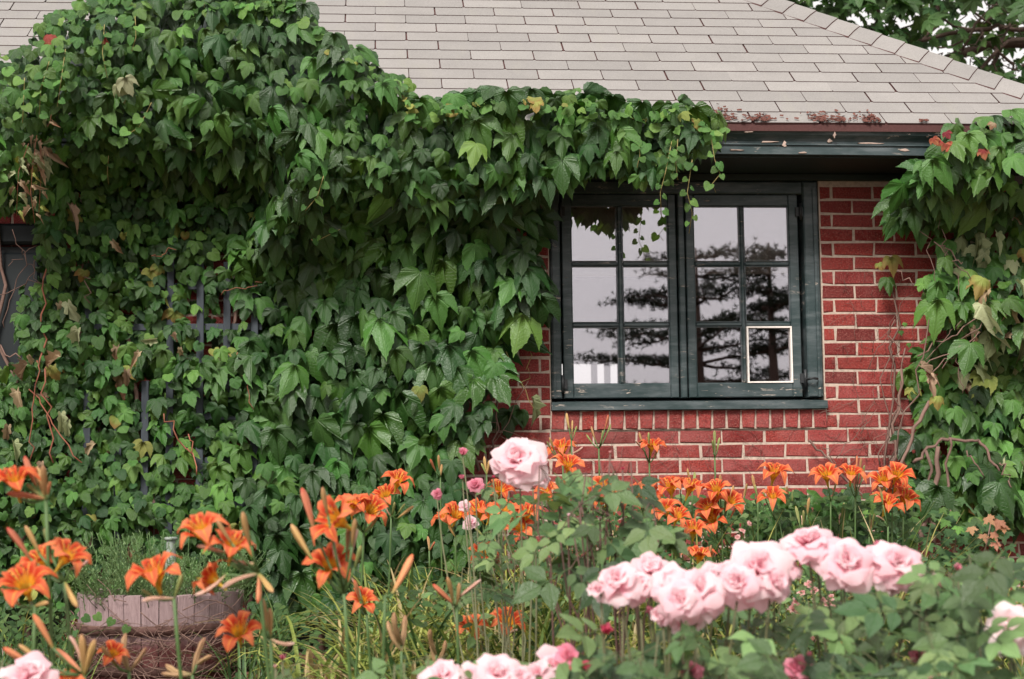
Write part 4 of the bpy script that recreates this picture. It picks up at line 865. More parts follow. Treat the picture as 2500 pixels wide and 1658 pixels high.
def daylily(label, D, node, flowers=(), buds=(), lean=(0, 0), stem='stem', short=None, group=None):
    nd = at(node[0], node[1], D); bx, by = nd[0]+lean[0], nd[1]+lean[1]; base = np.array([bx, by, gz(bx, by)-.01])
    t = thing('daylily', base, label, 'daylily', group or 'orange daylilies in the flower bed'); org = base
    ctrl = (base+nd)/2+np.array([-lean[0]*.25, 0, .02]); S = []
    for u in np.linspace(0, 1, 9): S.append((1-u)**2*base+2*u*(1-u)*ctrl+u*u*nd)
    sk = 1.0 if D > 5 else 1.15
    sm = MB(); sm.tube(S, np.linspace(.0042, .0034, 9)*sk, 6)
    for f in flowers:
        px, py, yaw, pit = f[:4]; pit = pit+19+rr.uniform(-9, 9); yaw = yaw*1.3+rr.gauss(0, 14); sc = (f[4] if len(f) > 4 else 1.0)*(.93 if D < 4.2 else .97); d = dirv(yaw, pit); dd = f[5] if len(f) > 5 else 0
        c = at(px, py, D+dd+rr.uniform(-.05, .05)); p0 = c-d*.042*sc
        sm.tube([nd, nd*.5+p0*.5-d*.015, p0-d*.014*sc], [.0030*sk, .0026*sk, .0028*sk], 5)
        A = axes(d, rr.uniform(0, 6.28)); fo = new_obj('flower', CORE, t); fo.matrix_basis = m4(A, p0-org, sc)
        for i in range(6):
            pm = rr.choice(PET_IN if i % 2 else PET_OUT); po = new_obj('petal', pm, fo); a = i*math.pi/3+rr.uniform(-.09, .09); tl = rr.uniform(-.16, .16)
            po.matrix_basis = Matrix.Rotation(a, 4, 'Z') @ Matrix.Rotation(tl, 4, 'X') @ Matrix.Scale(rr.uniform(.93, 1.07), 4)
    for bb in buds:
        px, py = bb[:2]; kind = {'o': 'bud', 'r': 'bud_red', 'g': 'bud_green', 'p': 'bud_pale', 'd': 'bud_dry'}[bb[2]]; sc = bb[3] if len(bb) > 3 else 1.0
        tip = at(px, py, D+rr.uniform(-.06, .06)); d0 = tip-nd; L = np.linalg.norm(d0); d = unit(unit(d0)+np.array([0, 0, .25 if kind not in ('bud_pale', 'bud_dry') else -.2]))
        b0 = tip-d*.075*sc
        if L > .085*sc: sm.tube([nd, nd*.5+b0*.5-np.array([0, 0, .004]), b0], [.0028*sk, .0024*sk, .0026*sk], 5)
        else: b0 = nd
        bo = new_obj('bud', bud_mesh(kind), t); bo.matrix_basis = m4(axes(tip-b0+1e-6, rr.uniform(0, 6)), b0-org, sc)
    sm.build('stem', M[stem], t); return t
DL = [
 ('daylily at the left edge with an orange flower under four tall tan buds', 3.5, (112, 1218), [(33, 1163, -30, 38, 1.02)], [(62, 1112, 'r'), (93, 1128, 'o', 1.1), (104, 1126, 'o', 1.05), (12, 1206, 'r', 1.1), (124, 1175, 'r', .55), (80, 1190, 'g', .8)], (.07, .1)),
 ('daylily at the left with two overlapping orange flowers on one leaning stem', 3.5, (158, 1420), [(168, 1350, 50, 35, .98), (95, 1362, -25, 35, .85, .15)], [(14, 1290, 'r', 1.1), (58, 1285, 'o', .9), (105, 1290, 'g', .8), (205, 1362, 'p', .8), (186, 1470, 'o', 1.0)], (.13, .1)),
 ('daylily with one broad orange flower lowest at the left edge', 3.4, (85, 1480), [(58, 1415, -5, 40, 1.1)], [(0, 1440, 'r', .8), (118, 1475, 'o', .8)], (-.05, .1)),
 ('daylily with one wide orange flower standing before the middle of the barrel tub', 3.5, (425, 1462), [(371, 1392, -12, 42, 1.12)], [(352, 1478, 'p', .9), (442, 1400, 'g', .8), (345, 1440, 'g', .6)], (.11, .15)),
 ('daylily leaning over the right half of the tub, three orange flowers and pale withered blooms', 3.5, (632, 1400), [(490, 1285, -28, 38, 1.0), (570, 1325, 25, 38, .95), (508, 1405, -70, 15, .85)], [(596, 1248, 'o', 1.05), (532, 1268, 'o', .8), (486, 1338, 'p', .9), (548, 1358, 'p', 1.1), (470, 1440, 'p', 1.0), (548, 1450, 'p', 1.1), (664, 1440, 'o', 1.0), (628, 1450, 'r', .9)], (.14, .1)),
 ('daylily with a single low orange flower at the right foot of the tub', 3.6, (660, 1560), [(582, 1535, -15, 30, .93)], [(640, 1462, 'o', 1.0), (655, 1475, 'o', .9), (715, 1558, 'p', .9)], (.08, .1)),
 ('daylily with only red tipped closed buds spread low before the left side of the tub', 3.35, (205, 1650), [(150, 1668, -10, 50, .9)], [(78, 1502, 'r', 1.05), (132, 1590, 'r', 1.25), (196, 1565, 'o', 1.2), (238, 1548, 'o', 1.1), (46, 1572, 'o', .9), (8, 1580, 'r', 1.1), (160, 1560, 'p', .8)], (.06, .05)),
 ('daylily of brown withered flowers low in front of the tub with one small orange bloom', 3.9, (315, 1640), [(278, 1592, 20, 30, .62)], [(322, 1552, 'd', 1.2), (250, 1575, 'o', .9), (296, 1585, 'o', .9), (340, 1600, 'd', .9)], (.05, .05)),
 ('withered daylily stem with drooping dry blooms at the right front of the tub', 3.9, (470, 1648), [], [(412, 1610, 'd', 1.3), (500, 1578, 'd', 1.2), (405, 1640, 'd', 1.0), (525, 1600, 'd', .9)], (.02, .05)),
 ('tall daylily before the ivy with a big orange flower and long tan buds above', 3.7, (840, 1450), [(806, 1372, 5, 34, 1.06), (812, 1262, -45, 12, 1.15)], [(733, 1192, 'r', 1.35), (712, 1278, 'o', 1.25), (790, 1188, 'o', .9), (868, 1265, 'o', .9), (880, 1290, 'p', 1.0), (850, 1282, 'o', .9), (826, 1318, 'p', 1.0), (880, 1330, 'g', .8)], (.10, .1)),
 ('daylily with two orange flowers side by side above a taller buds cluster at the ivy', 5.0, (888, 1300), [(859, 1224, 10, 45, .95), (906, 1240, 15, 25, .95)], [(838, 1205, 'r', .8), (930, 1250, 'o', .9), (918, 1268, 'g', .8)], (-.05, .1)),
 ('daylily with a pair of orange flowers highest against the dark ivy', 5.9, (955, 1262), [(972, 1168, 5, 42, 1.0), (940, 1203, -25, 35, .95)], [(1010, 1235, 'o', 1.0), (962, 1225, 'g', .8), (988, 1230, 'g', .7), (946, 1232, 'p', .8)], (-.03, .05)),
 ('daylily with one small half open orange flower low before the ivy', 4.6, (895, 1500), [(886, 1463, 10, 10, .78)], [(864, 1415, 'r', .9), (862, 1405, 'p', .5)], (.06, .1)),
 ('daylily with one fat closed red bud leaning to the right', 3.7, (940, 1455), [], [(1004, 1352, 'r', 1.35)], (-.05, .1)),
 ('daylily with one orange flower alone in the gap between ivy and rose leaves', 6.2, (1196, 1395), [(1181, 1347, -8, 40, 1.0)], [(1211, 1398, 'p', .9), (1150, 1330, 'g', .5)], (.02, .05)),
 ('daylily with two orange flowers at the left end of the middle row', 6.0, (1112, 1312), [(1082, 1258, -40, 30, 1.0), (1115, 1252, 5, 40, 1.1)], [(1100, 1290, 'o', .7)], (.0, .05)),
 ('daylily with two orange flowers in the middle of the row below the tall pink rose', 6.1, (1180, 1310), [(1165, 1242, -10, 40, 1.1), (1202, 1258, 25, 20, .85)], [(1160, 1290, 'g', .8)], (.03, .05)),
 ('daylily on a straight yellow stem with a single orange flower', 6.0, (1233, 1282), [(1232, 1242, 5, 42, 1.1)], [], (.01, .02), 'stem_yellow'),
 ('daylily with two orange flowers at the right end of the middle row', 6.0, (1284, 1320), [(1286, 1250, 15, 38, 1.05), (1268, 1285, -15, 15, .9)], [(1280, 1310, 'p', .7)], (.02, .05)),
 ('daylily with one orange flower just under the tall pink rose', 6.5, (1222, 1245), [(1220, 1192, 5, 40, 1.05)], [(1245, 1215, 'g', .6)], (.02, .05)),
 ('daylily with a single orange flower highest left against the bricks', 6.8, (1374, 1135), [(1371, 1089, -5, 42, 1.1)], [(1340, 1068, 'o', .8), (1398, 1078, 'o', .8), (1420, 1086, 'p', .9), (1335, 1078, 'g', .6)], (.02, .03)),
 ('daylily with orange flowers half hidden behind grey green rose leaves', 6.4, (1390, 1200), [(1390, 1130, 5, 40, 1.1), (1332, 1200, -15, 35, 1.0), (1398, 1188, 20, 35, 1.0)], [(1345, 1180, 'p', .8), (1310, 1195, 'o', .7)], (.02, .05)),
 ('daylily stem of green buds only, leftmost in front of the brick sill', 6.7, (1395, 1075), [], [(1385, 1008, 'o', .9), (1398, 1025, 'o', .75), (1408, 1040, 'g', .6)], (.01, .03)),
 ('daylily stem of slim buds only, under the left casement', 6.7, (1462, 1095), [], [(1445, 1040, 'o', .85), (1484, 1012, 'r', .85), (1490, 1035, 'g', .7), (1432, 1060, 'g', .6), (1472, 1050, 'g', .6)], (.01, .03)),
 ('daylily with one orange flower and a pale curled bloom before the bricks under the window', 6.6, (1585, 1130), [(1592, 1083, 15, 40, .95)], [(1562, 1055, 'o', .8), (1585, 1055, 'g', .8), (1552, 1080, 'p', .9), (1610, 1085, 'o', .8)], (.02, .03)),
 ('thin daylily stem with three green buds standing clear against the bricks', 6.7, (1745, 1115), [], [(1746, 1050, 'g', .95), (1758, 1068, 'g', .75), (1738, 1075, 'g', .75)], (.01, .02)),
 ('daylily with a pair of orange flowers in the dense row below the window, left half', 6.3, (1664, 1240), [(1637, 1181, -15, 40, 1.15), (1688, 1184, 10, 40, 1.1)], [(1615, 1168, 'r', .8), (1650, 1215, 'p', .8), (1660, 1170, 'g', .7)], (.01, .04)),
 ('daylily with three light orange flowers in a tight fan under the left casement', 6.2, (1470, 1260), [(1448, 1205, -15, 35, 1.0), (1490, 1212, 15, 35, 1.0), (1468, 1180, 0, 40, .9)], [(1500, 1185, 'o', .8)], (.01, .04)),
 ('daylily with a pair of orange flowers between the two casement columns, low down', 6.1, (1640, 1290), [(1625, 1240, -15, 35, 1.0), (1655, 1255, 15, 30, .95)], [(1600, 1230, 'p', .8)], (.01, .04)),
 ('daylily with an orange flower partly behind a rose leaf below the window', 6.3, (1570, 1250), [(1552, 1205, -20, 30, 1.0), (1590, 1202, 25, 25, .9)], [(1540, 1215, 'p', .8)], (.01, .04)),
 ('daylily with four orange flowers one above the other beneath the right casement', 6.3, (1762, 1285), [(1748, 1190, -10, 40, 1.0), (1788, 1222, 20, 30, 1.0), (1728, 1236, -30, 25, 1.05), (1738, 1263, -5, 25, 1.0)], [(1757, 1158, 'o', 1.0), (1790, 1185, 'o', .9), (1775, 1215, 'g', .8), (1798, 1240, 'r', .7)], (.02, .04)),
 ('daylily with one orange flower just above the lowest of the column', 6.2, (1700, 1335), [(1694, 1290, -10, 45, 1.05)], [], (.01, .04)),
 ('daylily with one star shaped orange flower above the white pink roses', 5.6, (1716, 1410), [(1707, 1352, -5, 48, 1.0)], [(1742, 1345, 'o', 1.0), (1735, 1330, 'o', .8)], (.02, .04)),
 ('daylily with one orange flower and upright buds before the bricks right of the window centre', 6.5, (1850, 1215), [(1892, 1147, 12, 38, 1.2)], [(1838, 1158, 'o', 1.0), (1845, 1185, 'g', .7)], (-.01, .03)),
 ('daylily with a lone orange flower below its taller neighbour against the bricks', 6.4, (1894, 1270), [(1887, 1210, 0, 38, 1.1)], [(1862, 1200, 'g', .6)], (-.01, .03)),
 ('daylily with closed green buds and a pale tip between bricks and pink roses', 6.3, (1960, 1300), [], [(1942, 1235, 'g', 1.0), (1960, 1245, 'g', .9), (1978, 1215, 'o', .9), (1952, 1262, 'p', .7)], (.01, .03)),
 ('daylily with one orange flower leaning left in front of the lower right bricks', 6.5, (2028, 1225), [(2016, 1154, -20, 40, 1.15)], [(2040, 1180, 'g', .6)], (-.02, .03)),
 ('daylily with one orange flower, a white curled bloom and yellow buds by the vine stems', 6.5, (2088, 1215), [(2078, 1152, -5, 35, 1.05)], [(2102, 1118, 'o', .8), (2092, 1112, 'r', .7), (2085, 1158, 'p', .9), (2112, 1135, 'g', .8), (2118, 1160, 'p', .8)], (-.02, .03)),
 ('daylily with two orange flowers at the top of the right hand cluster by the ivy', 6.4, (2178, 1225), [(2190, 1152, 15, 38, 1.1), (2158, 1168, -20, 35, 1.05)], [(2136, 1180, 'o', .9), (2130, 1200, 'g', .9), (2150, 1190, 'g', .8)], (-.02, .03)),
 ('daylily with a star shaped orange flower at the bottom of the right hand cluster', 6.3, (2168, 1285), [(2166, 1224, 0, 35, 1.2)], [(2150, 1200, 'g', .7), (2140, 1265, 'p', .7)], (-.02, .03)),
 ('daylily with two orange flowers at the far right of the cluster by the ivy', 6.45, (2205, 1262), [(2212, 1212, 20, 30, 1.1), (2196, 1195, -5, 35, .95)], [], (-.02, .03)),
 ('daylily with one orange flower low in the yellow strap leaves, the left of two', 5.2, (1158, 1568), [(1152, 1525, -10, 38, 1.05)], [(1140, 1500, 'o', .6)], (.01, .04)),
 ('daylily with one orange flower low in the yellow strap leaves, the right of two', 5.2, (1235, 1555), [(1240, 1512, 8, 40, 1.05)], [(1268, 1545, 'p', .8)], (-.01, .04)),
 ('daylily with a red bud and two tan buds above the yellow strap leaves', 4.1, (1115, 1480), [], [(1066, 1432, 'r', 1.1), (1090, 1410, 'o', .95), (1118, 1432, 'o', .8), (1172, 1418, 'p', 1.0)], (.03, .04)),
 ('daylily with brown dead blooms left of the yellow strap leaves', 4.2, (980, 1590), [], [(972, 1490, 'd', 1.3), (985, 1510, 'd', 1.2), (962, 1530, 'd', 1.1)], (.01, .04)),
 ('daylily with brown dead blooms among the yellow strap leaves', 4.4, (1066, 1640), [], [(1062, 1540, 'd', 1.1), (1050, 1565, 'd', 1.1), (1078, 1560, 'd', 1.0)], (.01, .04)),
 ('daylily with a single pair of small buds in front of the large low ivy leaves', 6.4, (1048, 1345), [], [(1043, 1312, 'o', .85), (1060, 1322, 'r', .7)], (.01, .04)),
 ('daylily of upright red brown buds beside the small pink rosebuds', 6.5, (1075, 1165), [], [(1070, 1110, 'o', .9), (1052, 1120, 'r', .8), (1078, 1130, 'o', .8)], (.01, .04)),
 ('daylily of upright tan buds just left of the tall pink rose', 6.5, (1188, 1160), [], [(1183, 1110, 'o', 1.0), (1192, 1130, 'o', .8), (1172, 1128, 'g', .7)], (.01, .04)),
]
for a in DL: daylily(*a)
for px, py, lab in ((1440, 1180, 'slim bud stalk under the left end of the window, among rose leaves'), (1500, 1200, 'slim bud stalk under the middle of the left casement'), (1612, 1225, 'slim bud stalk under the right end of the left casement'), (1690, 1150, 'slim bud stalk under the dark bar between the two casements'),
                (1812, 1180, 'slim bud stalk under the middle of the right casement'), (1930, 1195, 'slim bud stalk below the bottom right corner of the window'), (2050, 1235, 'slim bud stalk between the window corner and the right hand lily cluster'), (2122, 1255, 'slim bud stalk just left of the thick vine stems')):
    py += rr.uniform(-6, 16)
    daylily(lab, rr.uniform(6.3, 6.9), (px, py+45), [], [(px+rr.uniform(-18, 18), py+rr.uniform(-18, 12), rr.choice('ogogp'), rr.uniform(.6, .95)) for _ in range(3)], (rr.uniform(-.05, .05), .03), group='bud stalks under the window')

# ------------------------------------------------------------------ roses
def rose_petal(w, ln, cup, curl, k):
    V = []; UV = []; n_ = 6
    wid = [.22, .60, .90, 1.04, .92, .50]
    for i in range(n_):
        t = i/(n_-1)
        for j, u in enumerate((-1, -.5, 0, .5, 1)):
            x = w*wid[i]*u; y = ln*t*(1-(.20+.08*math.sin(k*2))*u*u*(t > .7)); z = cup*(u*u*.5*w)+cup*ln*.35*(t**1.5)-curl*ln*max(0, t-.6)**2*2.4-curl*.25*ln*(t > .55)*(abs(u) > .9)*t+.07*ln*math.sin(k*2.3+i*1.1+j*1.9)*t*t+.09*ln*(abs(u) > .9)*math.sin(i*2.2+k*4+j)*t
            V.append((x, y, z)); UV.append((u*.5, t))
    F = [(i*5+j, i*5+j+1, (i+1)*5+j+1, (i+1)*5+j) for i in range(n_-1) for j in range(4)]
    return MB().add(V, F, UV, 0, True, 0.0)
RPM = {}
def rpm(kind, k, mat):
    key = (kind, k, mat)
    if key not in RPM:
        w, ln, cup, curl = {'outer': (.56, 1.0, .25, .75), 'mid': (.50, .86, .65, .55), 'inner': (.46, .72, .8, .35)}[kind]; RPM[key] = rose_petal(w*(1+.08*math.sin(k*3)), ln, cup, curl*(1+.3*math.cos(k*2)), k).mesh('petal', M[mat])
    return RPM[key]
SEP = MB().lathe([(.004, -.16), (.10, -.14), (.15, -.05), (.12, .02), (.02, .05)], n=8)
for i in range(5):
    a = i*1.257; c, s = math.cos(a), math.sin(a); SEP.add([(.08*c-.07*s, .08*s+.07*c, -.02), (.08*c+.07*s, .08*s-.07*c, -.02), (.55*c, .55*s, -.12)], [(0, 1, 2)])
SEPM = SEP.mesh('bloom', M['sepal'])
def bloom(par, pos, d, rad, kind='open', mat='rose', name='bloom'):
    org = np.array(root_of(par).location); A = axes(d, rr.uniform(0, 6.28)); bo = new_obj(name, SEPM, par); bo.matrix_basis = m4(A, pos-np.asarray(unit(d))*rad*.25-org, rad)
    rings = {'open': [('outer', 6, 0, 1.04), ('outer', 6, 20, 1.0), ('outer', 5, 36, .92), ('mid', 5, 50, .86), ('mid', 4, 60, .72), ('inner', 3, 68, .66)], 'cup': [('outer', 5, 12, 1.02), ('outer', 5, 34, 1.0), ('mid', 5, 52, .98), ('mid', 4, 64, .86), ('inner', 3, 74, .8)],
             'bud': [('mid', 4, 74, 1.0), ('inner', 4, 84, 1.0)], 'small': [('outer', 6, 20, 1.0), ('mid', 5, 48, .9), ('inner', 4, 68, .8)], 'wild': [('outer', 5, 14, 1.0), ('mid', 5, 40, .8), ('inner', 3, 70, .6)]}[kind]
    for ri, (pk, n_, tilt, sc) in enumerate(rings):
        for i in range(n_):
            po = new_obj('petal', rpm(pk, rr.randrange(3), mat), bo); a = 2*math.pi*(i+ri*.37)/n_+rr.uniform(-.14, .14)
            po.matrix_basis = Matrix.Rotation(a, 4, 'Z') @ Matrix.Translation((0, .03, .045*ri)) @ Matrix.Rotation(R(tilt+rr.uniform(-19, 17)), 4, 'X') @ Matrix.Rotation(rr.uniform(-.25, .25), 4, 'Y') @ Matrix.Scale(sc*rr.uniform(.78, 1.16), 4)
    return bo
def leaflet(k, w=.30):
    V = []; UV = []; ws = [.02, .75, 1.0, .8, .42, .02]
    for i, q in enumerate(ws):
        t = i/5
        for u in (-1, -.5, 0, .5, 1): x = w*q*u; V.append((x, -t, .22*abs(x)-.16*t*t+.03*math.sin(k*2+i*2+u*2)*abs(u))); UV.append((x, -t))
    return V, [(i*5+j+1, i*5+j, (i+1)*5+j, (i+1)*5+j+1) for i in range(5) for j in range(4)], UV
def compound(k, n_=5, mat='rose_leaf', w=.32):
    m = MB(); L = []
    spots = [((0, -.62, 0), 0, 1.0), ((.03, -.50, 0), 62, .88), ((-.03, -.50, 0), -62, .88), ((.02, -.18, 0), 68, .66), ((-.02, -.18, 0), -68, .66)][:n_]
    for (x, y, z), a, s in spots:
        v, f, uv = leaflet(k+int(a), w); v = np.array(v)*s*.62; ca, sa = math.cos(R(a+rr.uniform(-8, 8))), math.sin(R(a)); v = np.stack([v[:, 0]*ca-v[:, 1]*sa, v[:, 0]*sa+v[:, 1]*ca, v[:, 2]+rr.uniform(-.12, .12)*np.hypot(v[:, 0], v[:, 1])], 1); m.add(v+np.array((x, y, z-.1*y*y)), f, uv, 0, True, 0.0)
    m.tube([(0, 0, 0), (0, -.3, -.01), (0, -.62, -.04)], .012, 4); return m.mesh('leaf', M[mat])
RL = [compound(k, 5) for k in range(4)]+[compound(k+9, 3) for k in range(3)]
def rose_bush(label, base_px, D, blooms, zones, group='pink rose bushes in the foreground', scl=1.0, canes='cane', cat='rose bush', leafsize=.098):
    b0 = at(base_px[0], base_px[1], D); base = np.array([b0[0], b0[1], gz(b0[0], b0[1])-.01]); t = thing('rose_bush', base, label, cat, group); cm = MB(); nodes = []
    for bl in blooms:
        px, py, wpx, kind, mat, yaw, pit = bl[:7]; DD = D+(bl[7] if len(bl) > 7 else 0); pos = at(px, py, DD); rad = wpx/2*DD/FPX*(1.06 if kind != 'bud' else 1.35); d = dirv(yaw, pit)
        bloom(t, pos, d, rad, kind, mat, 'bud' if kind == 'bud' else 'bloom'); nk = pos-d*rad*.38
        root = base+np.array([(pos[0]-base[0])*.4+rr.gauss(0, .03), (pos[1]-base[1])*.4+rr.gauss(0, .03), 0]); root[2] = gz(root[0], root[1]); m1 = root*.35+nk*.65+np.array([rr.gauss(0, .02), rr.gauss(0, .02), 0]) ; P = []
        for u in np.linspace(0, 1, 10): P.append((1-u)**2*root+2*u*(1-u)*m1+u*u*nk)
        cm.tube(P, np.linspace(.0048, .0024, 10)*scl, 6); nodes += P[2:9]
    for (cx, cy, rx, ry, dd, n_) in zones:
        c0 = at(cx, cy, D+dd); root = base+np.array([rr.gauss(0, .06), rr.gauss(0, .06), 0])
        for ex in (-.5, 0, .5):
            e = at(cx+rx*ex+rr.gauss(0, rx*.2), cy-ry*rr.uniform(.5, 1), D+dd); P = wander(root, e, 9, .015); cm.tube(P, np.linspace(.0045, .002, 9)*scl, 5); nodes += list(P[2:])
        for _ in range(n_):
            a, r = rr.uniform(0, 6.28), math.sqrt(rr.random()); p = at(cx+rx*r*math.cos(a), cy+ry*r*math.sin(a), D+dd+rr.gauss(0, .16)); q = min(nodes, key=lambda v: float(np.sum((v-p)**2)))
            o = new_obj('leaf', rr.choice(RL), t); out = p-q; ln = np.linalg.norm(out); nn = unit((rr.gauss(0, .45), -.55+rr.gauss(0, .35), .75)); A = frame(nn, rr.uniform(-1.7, 1.7)); sz = leafsize*rr.uniform(.7, 1.3)
            o.matrix_basis = m4(A, p-base, sz)
            if ln < .3: cm.tube([q, (q+p)/2+np.array([0, 0, .01]), p], .0012*scl, 4)
    cm.build('cane', M[canes], t); return t
rose_bush('rose bush bearing one full pale pink rose high before the ivy and small pink buds', (1255, 1560), 4.6,
  [(1264, 1122, 132, 'open', 'rose', -12, 30), (1322, 1162, 52, 'small', 'rose', 30, 30, .3), (1130, 1105, 34, 'bud', 'rose_deep', 10, 55, .4), (1128, 1166, 22, 'bud', 'rose_deep', -20, 50, .4), (1160, 1184, 42, 'small', 'rose_deep', -10, 25, .5), (1067, 1206, 27, 'small', 'rose_deep', 10, 10, .5), (1205, 1166, 14, 'bud', 'rose_red', 10, 60, .5), (1135, 1235, 30, 'small', 'rose', -10, 20, 1.2), (1150, 1275, 40, 'small', 'rose', 10, 20, 1.2), (1300, 1172, 30, 'small', 'rose', 0, 20, .2)],
  [(1200, 1210, 90, 40, .6, 6), (1240, 1330, 70, 70, .4, 12), (1180, 1420, 90, 60, .4, 12)], 'pink roses by the ivy', .8, 'cane', leafsize=.07)
rose_bush('flowerless rose bush, tall, of grey green leaves and tiny brown hips', (1470, 1640), 4.2,
  [(1388, 1258, 12, 'bud', 'rose', 0, 60), (1465, 1266, 14, 'bud', 'rose', 0, 70), (1490, 1105, 12, 'bud', 'rose_small', 0, 70), (1520, 1145, 12, 'bud', 'rose_red', 0, 80)],
  [(1410, 1185, 100, 50, 0, 7), (1500, 1150, 70, 35, .05, 3), (1480, 1270, 150, 60, -.1, 15), (1410, 1350, 70, 50, -.1, 8), (1560, 1310, 60, 40, 0, 3), (1340, 1260, 60, 60, .1, 4)], 'rose bushes without open blooms', 1.0, 'cane_dark', leafsize=.11)
rose_bush('rose bush with a wide cluster of heavy pale pink roses in the centre front', (1640, 1720), 3.45,
  [(1505, 1420, 108, 'cup', 'rose', -35, 40), (1458, 1440, 62, 'bud', 'rose', -40, 15), (1588, 1392, 100, 'cup', 'rose', 10, 45, .15), (1640, 1425, 100, 'open', 'rose', -20, 35), (1705, 1440, 140, 'open', 'rose', 10, 38, -.05), (1672, 1520, 80, 'cup', 'rose', -10, 5), (1610, 1500, 60, 'cup', 'rose', -50, 15), (1850, 1392, 170, 'open', 'rose', 8, 30, -.05), (1905, 1385, 110, 'open', 'rose', 40, 35, .08), (1775, 1395, 70, 'cup', 'rose', -45, 40, .05), (1556, 1432, 84, 'cup', 'rose', -10, 40, .1), (1660, 1465, 96, 'open', 'rose', -15, 20, -.1), (1742, 1408, 84, 'open', 'rose', -20, 50, .12), (1800, 1420, 90, 'cup', 'rose', -30, 20, -.1), (1895, 1425, 84, 'open', 'rose', 35, 15, -.08), (1620, 1445, 70, 'cup', 'rose_deep', -30, 5, .1), (1548, 1462, 40, 'bud', 'rose_red', 0, 0, .1), (1478, 1540, 44, 'bud', 'rose_red', 20, 40), (1585, 1490, 36, 'bud', 'rose_deep', 0, 10, .05)],
  [(1600, 1560, 170, 60, 0, 13), (1800, 1510, 120, 50, .1, 7), (1750, 1610, 160, 60, -.1, 14), (1560, 1630, 140, 40, -.1, 8)], leafsize=.098)
rose_bush('rose bush with three big pale pink roses in a row right of the centre', (2110, 1720), 3.5,
  [(1970, 1322, 118, 'open', 'rose', -30, 55, .05), (2068, 1372, 132, 'open', 'rose', -5, 28), (2188, 1378, 132, 'open', 'rose', 15, 32), (1990, 1360, 60, 'cup', 'rose_deep', -30, -10, .1), (2140, 1330, 26, 'bud', 'rose_deep', 0, 70, .2), (2178, 1435, 50, 'cup', 'rose', 40, -20)],
  [(2080, 1480, 130, 40, .1, 10), (2170, 1550, 130, 60, 0, 13), (2040, 1625, 150, 45, -.1, 9), (2240, 1490, 90, 50, .15, 9)], leafsize=.098)
rose_bush('right hand rose bush with slim pink buds and one pale bloom at the edge', (2420, 1730), 3.4,
  [(2468, 1528, 118, 'open', 'rose_white', -15, 38, -.05), (2338, 1388, 30, 'bud', 'rose_deep', 5, 70, .1), (2303, 1430, 36, 'bud', 'rose_deep', -10, 60, .1), (2435, 1414, 26, 'bud', 'rose_deep', 10, 70, .05), (2450, 1440, 20, 'bud', 'rose_small', 10, 60, .05), (2370, 1582, 28, 'bud', 'rose_deep', -10, 60), (2240, 1600, 42, 'small', 'rose_deep', -10, 30), (2280, 1405, 16, 'bud', 'rose', 0, 70, .1)],
  [(2320, 1440, 70, 60, .1, 11), (2410, 1380, 60, 50, .15, 7), (2330, 1560, 130, 60, 0, 11), (2420, 1635, 120, 35, -.1, 8), (2260, 1640, 100, 35, -.1, 9)], leafsize=.098)
rose_bush('rose bush of ragged fading pink roses along the bottom edge', (1220, 1800), 3.3,
  [(1078, 1650, 100, 'open', 'rose', -20, 45), (1150, 1655, 80, 'open', 'rose', 0, 40, .05), (1215, 1645, 110, 'open', 'rose', 10, 40), (1270, 1660, 80, 'open', 'rose', 20, 40), (1350, 1618, 100, 'wild', 'rose', -10, 45, .1), (1310, 1640, 80, 'wild', 'rose', -40, 35, .05), (1392, 1600, 70, 'wild', 'rose_deep', 30, 30, .1), (1430, 1630, 50, 'small', 'rose_red', 30, 30), (1400, 1650, 50, 'small', 'rose_red', 10, 30)],
  [(1130, 1618, 170, 24, .1, 7), (1000, 1640, 80, 22, .05, 3), (1440, 1640, 80, 40, 0, 5)], leafsize=.098)
rose_bush('low rose bush with one bright pink half open rose at the bottom edge', (1950, 1760), 3.3,
  [(1950, 1632, 76, 'cup', 'rose_deep', -10, 45), (1975, 1600, 22, 'bud', 'rose_deep', 0, 60), (2290, 1650, 50, 'cup', 'rose_small', 0, 45), (1690, 1640, 60, 'cup', 'rose_deep', 10, 30)],
  [(1900, 1625, 110, 35, .05, 9), (2080, 1640, 100, 30, 0, 8)], leafsize=.08)
rose_bush('rose with one large pale lilac pink bloom in the bottom left corner', (70, 1800), 3.2,
  [(72, 1652, 130, 'cup', 'rose', 10, 60)], [(0, 1640, 40, 30, .1, 5)], leafsize=.08)
rose_bush('short rose with a single round pink bud right of the barrel tub', (690, 1700), 3.6,
  [(690, 1606, 28, 'bud', 'rose_deep', 10, 60), (672, 1628, 16, 'bud', 'rose_small', 0, 60)], [(690, 1650, 40, 20, 0, 4)], leafsize=.06)
# fine leaved ground rose
gr = thing('ground_rose', at(1990, 1600, 5.4)*np.array([1, 1, 0])+np.array([0, 0, -.02]), 'low ground cover rose with clusters of tiny peach pink flowers behind the big roses', 'rose bush'); fb = MB(); sb_ = MB()
for _ in range(1500):
    px, py = rr.gauss(1985, 105), rr.uniform(1400, 1650); p = at(px, py, rr.uniform(5.0, 5.9)); L = rr.uniform(.012, .024); A = frame((rr.gauss(0, .5), -.6, .7+rr.gauss(0, .3)), rr.uniform(-3, 3)); v = np.array([(0, 0, 0), (.32, -.4, .05), (0, -1, -.1), (-.32, -.4, .05)])*L
    fb.add(p+v@A.T, [(0, 3, 2, 1)], [(0, 0), (.3, -.4), (0, -1), (-.3, -.4)], tint=rr.random())
fb.build('foliage', M['rose_leaf'], gr, kind='stuff')
for _ in range(30):
    e = at(rr.gauss(1985, 100), rr.uniform(1400, 1600), rr.uniform(5.1, 5.8)); r0 = np.array([e[0]+rr.gauss(0, .08), e[1], 0.0]); sb_.tube(wander(r0, e, 6, .015), .0018, 4)
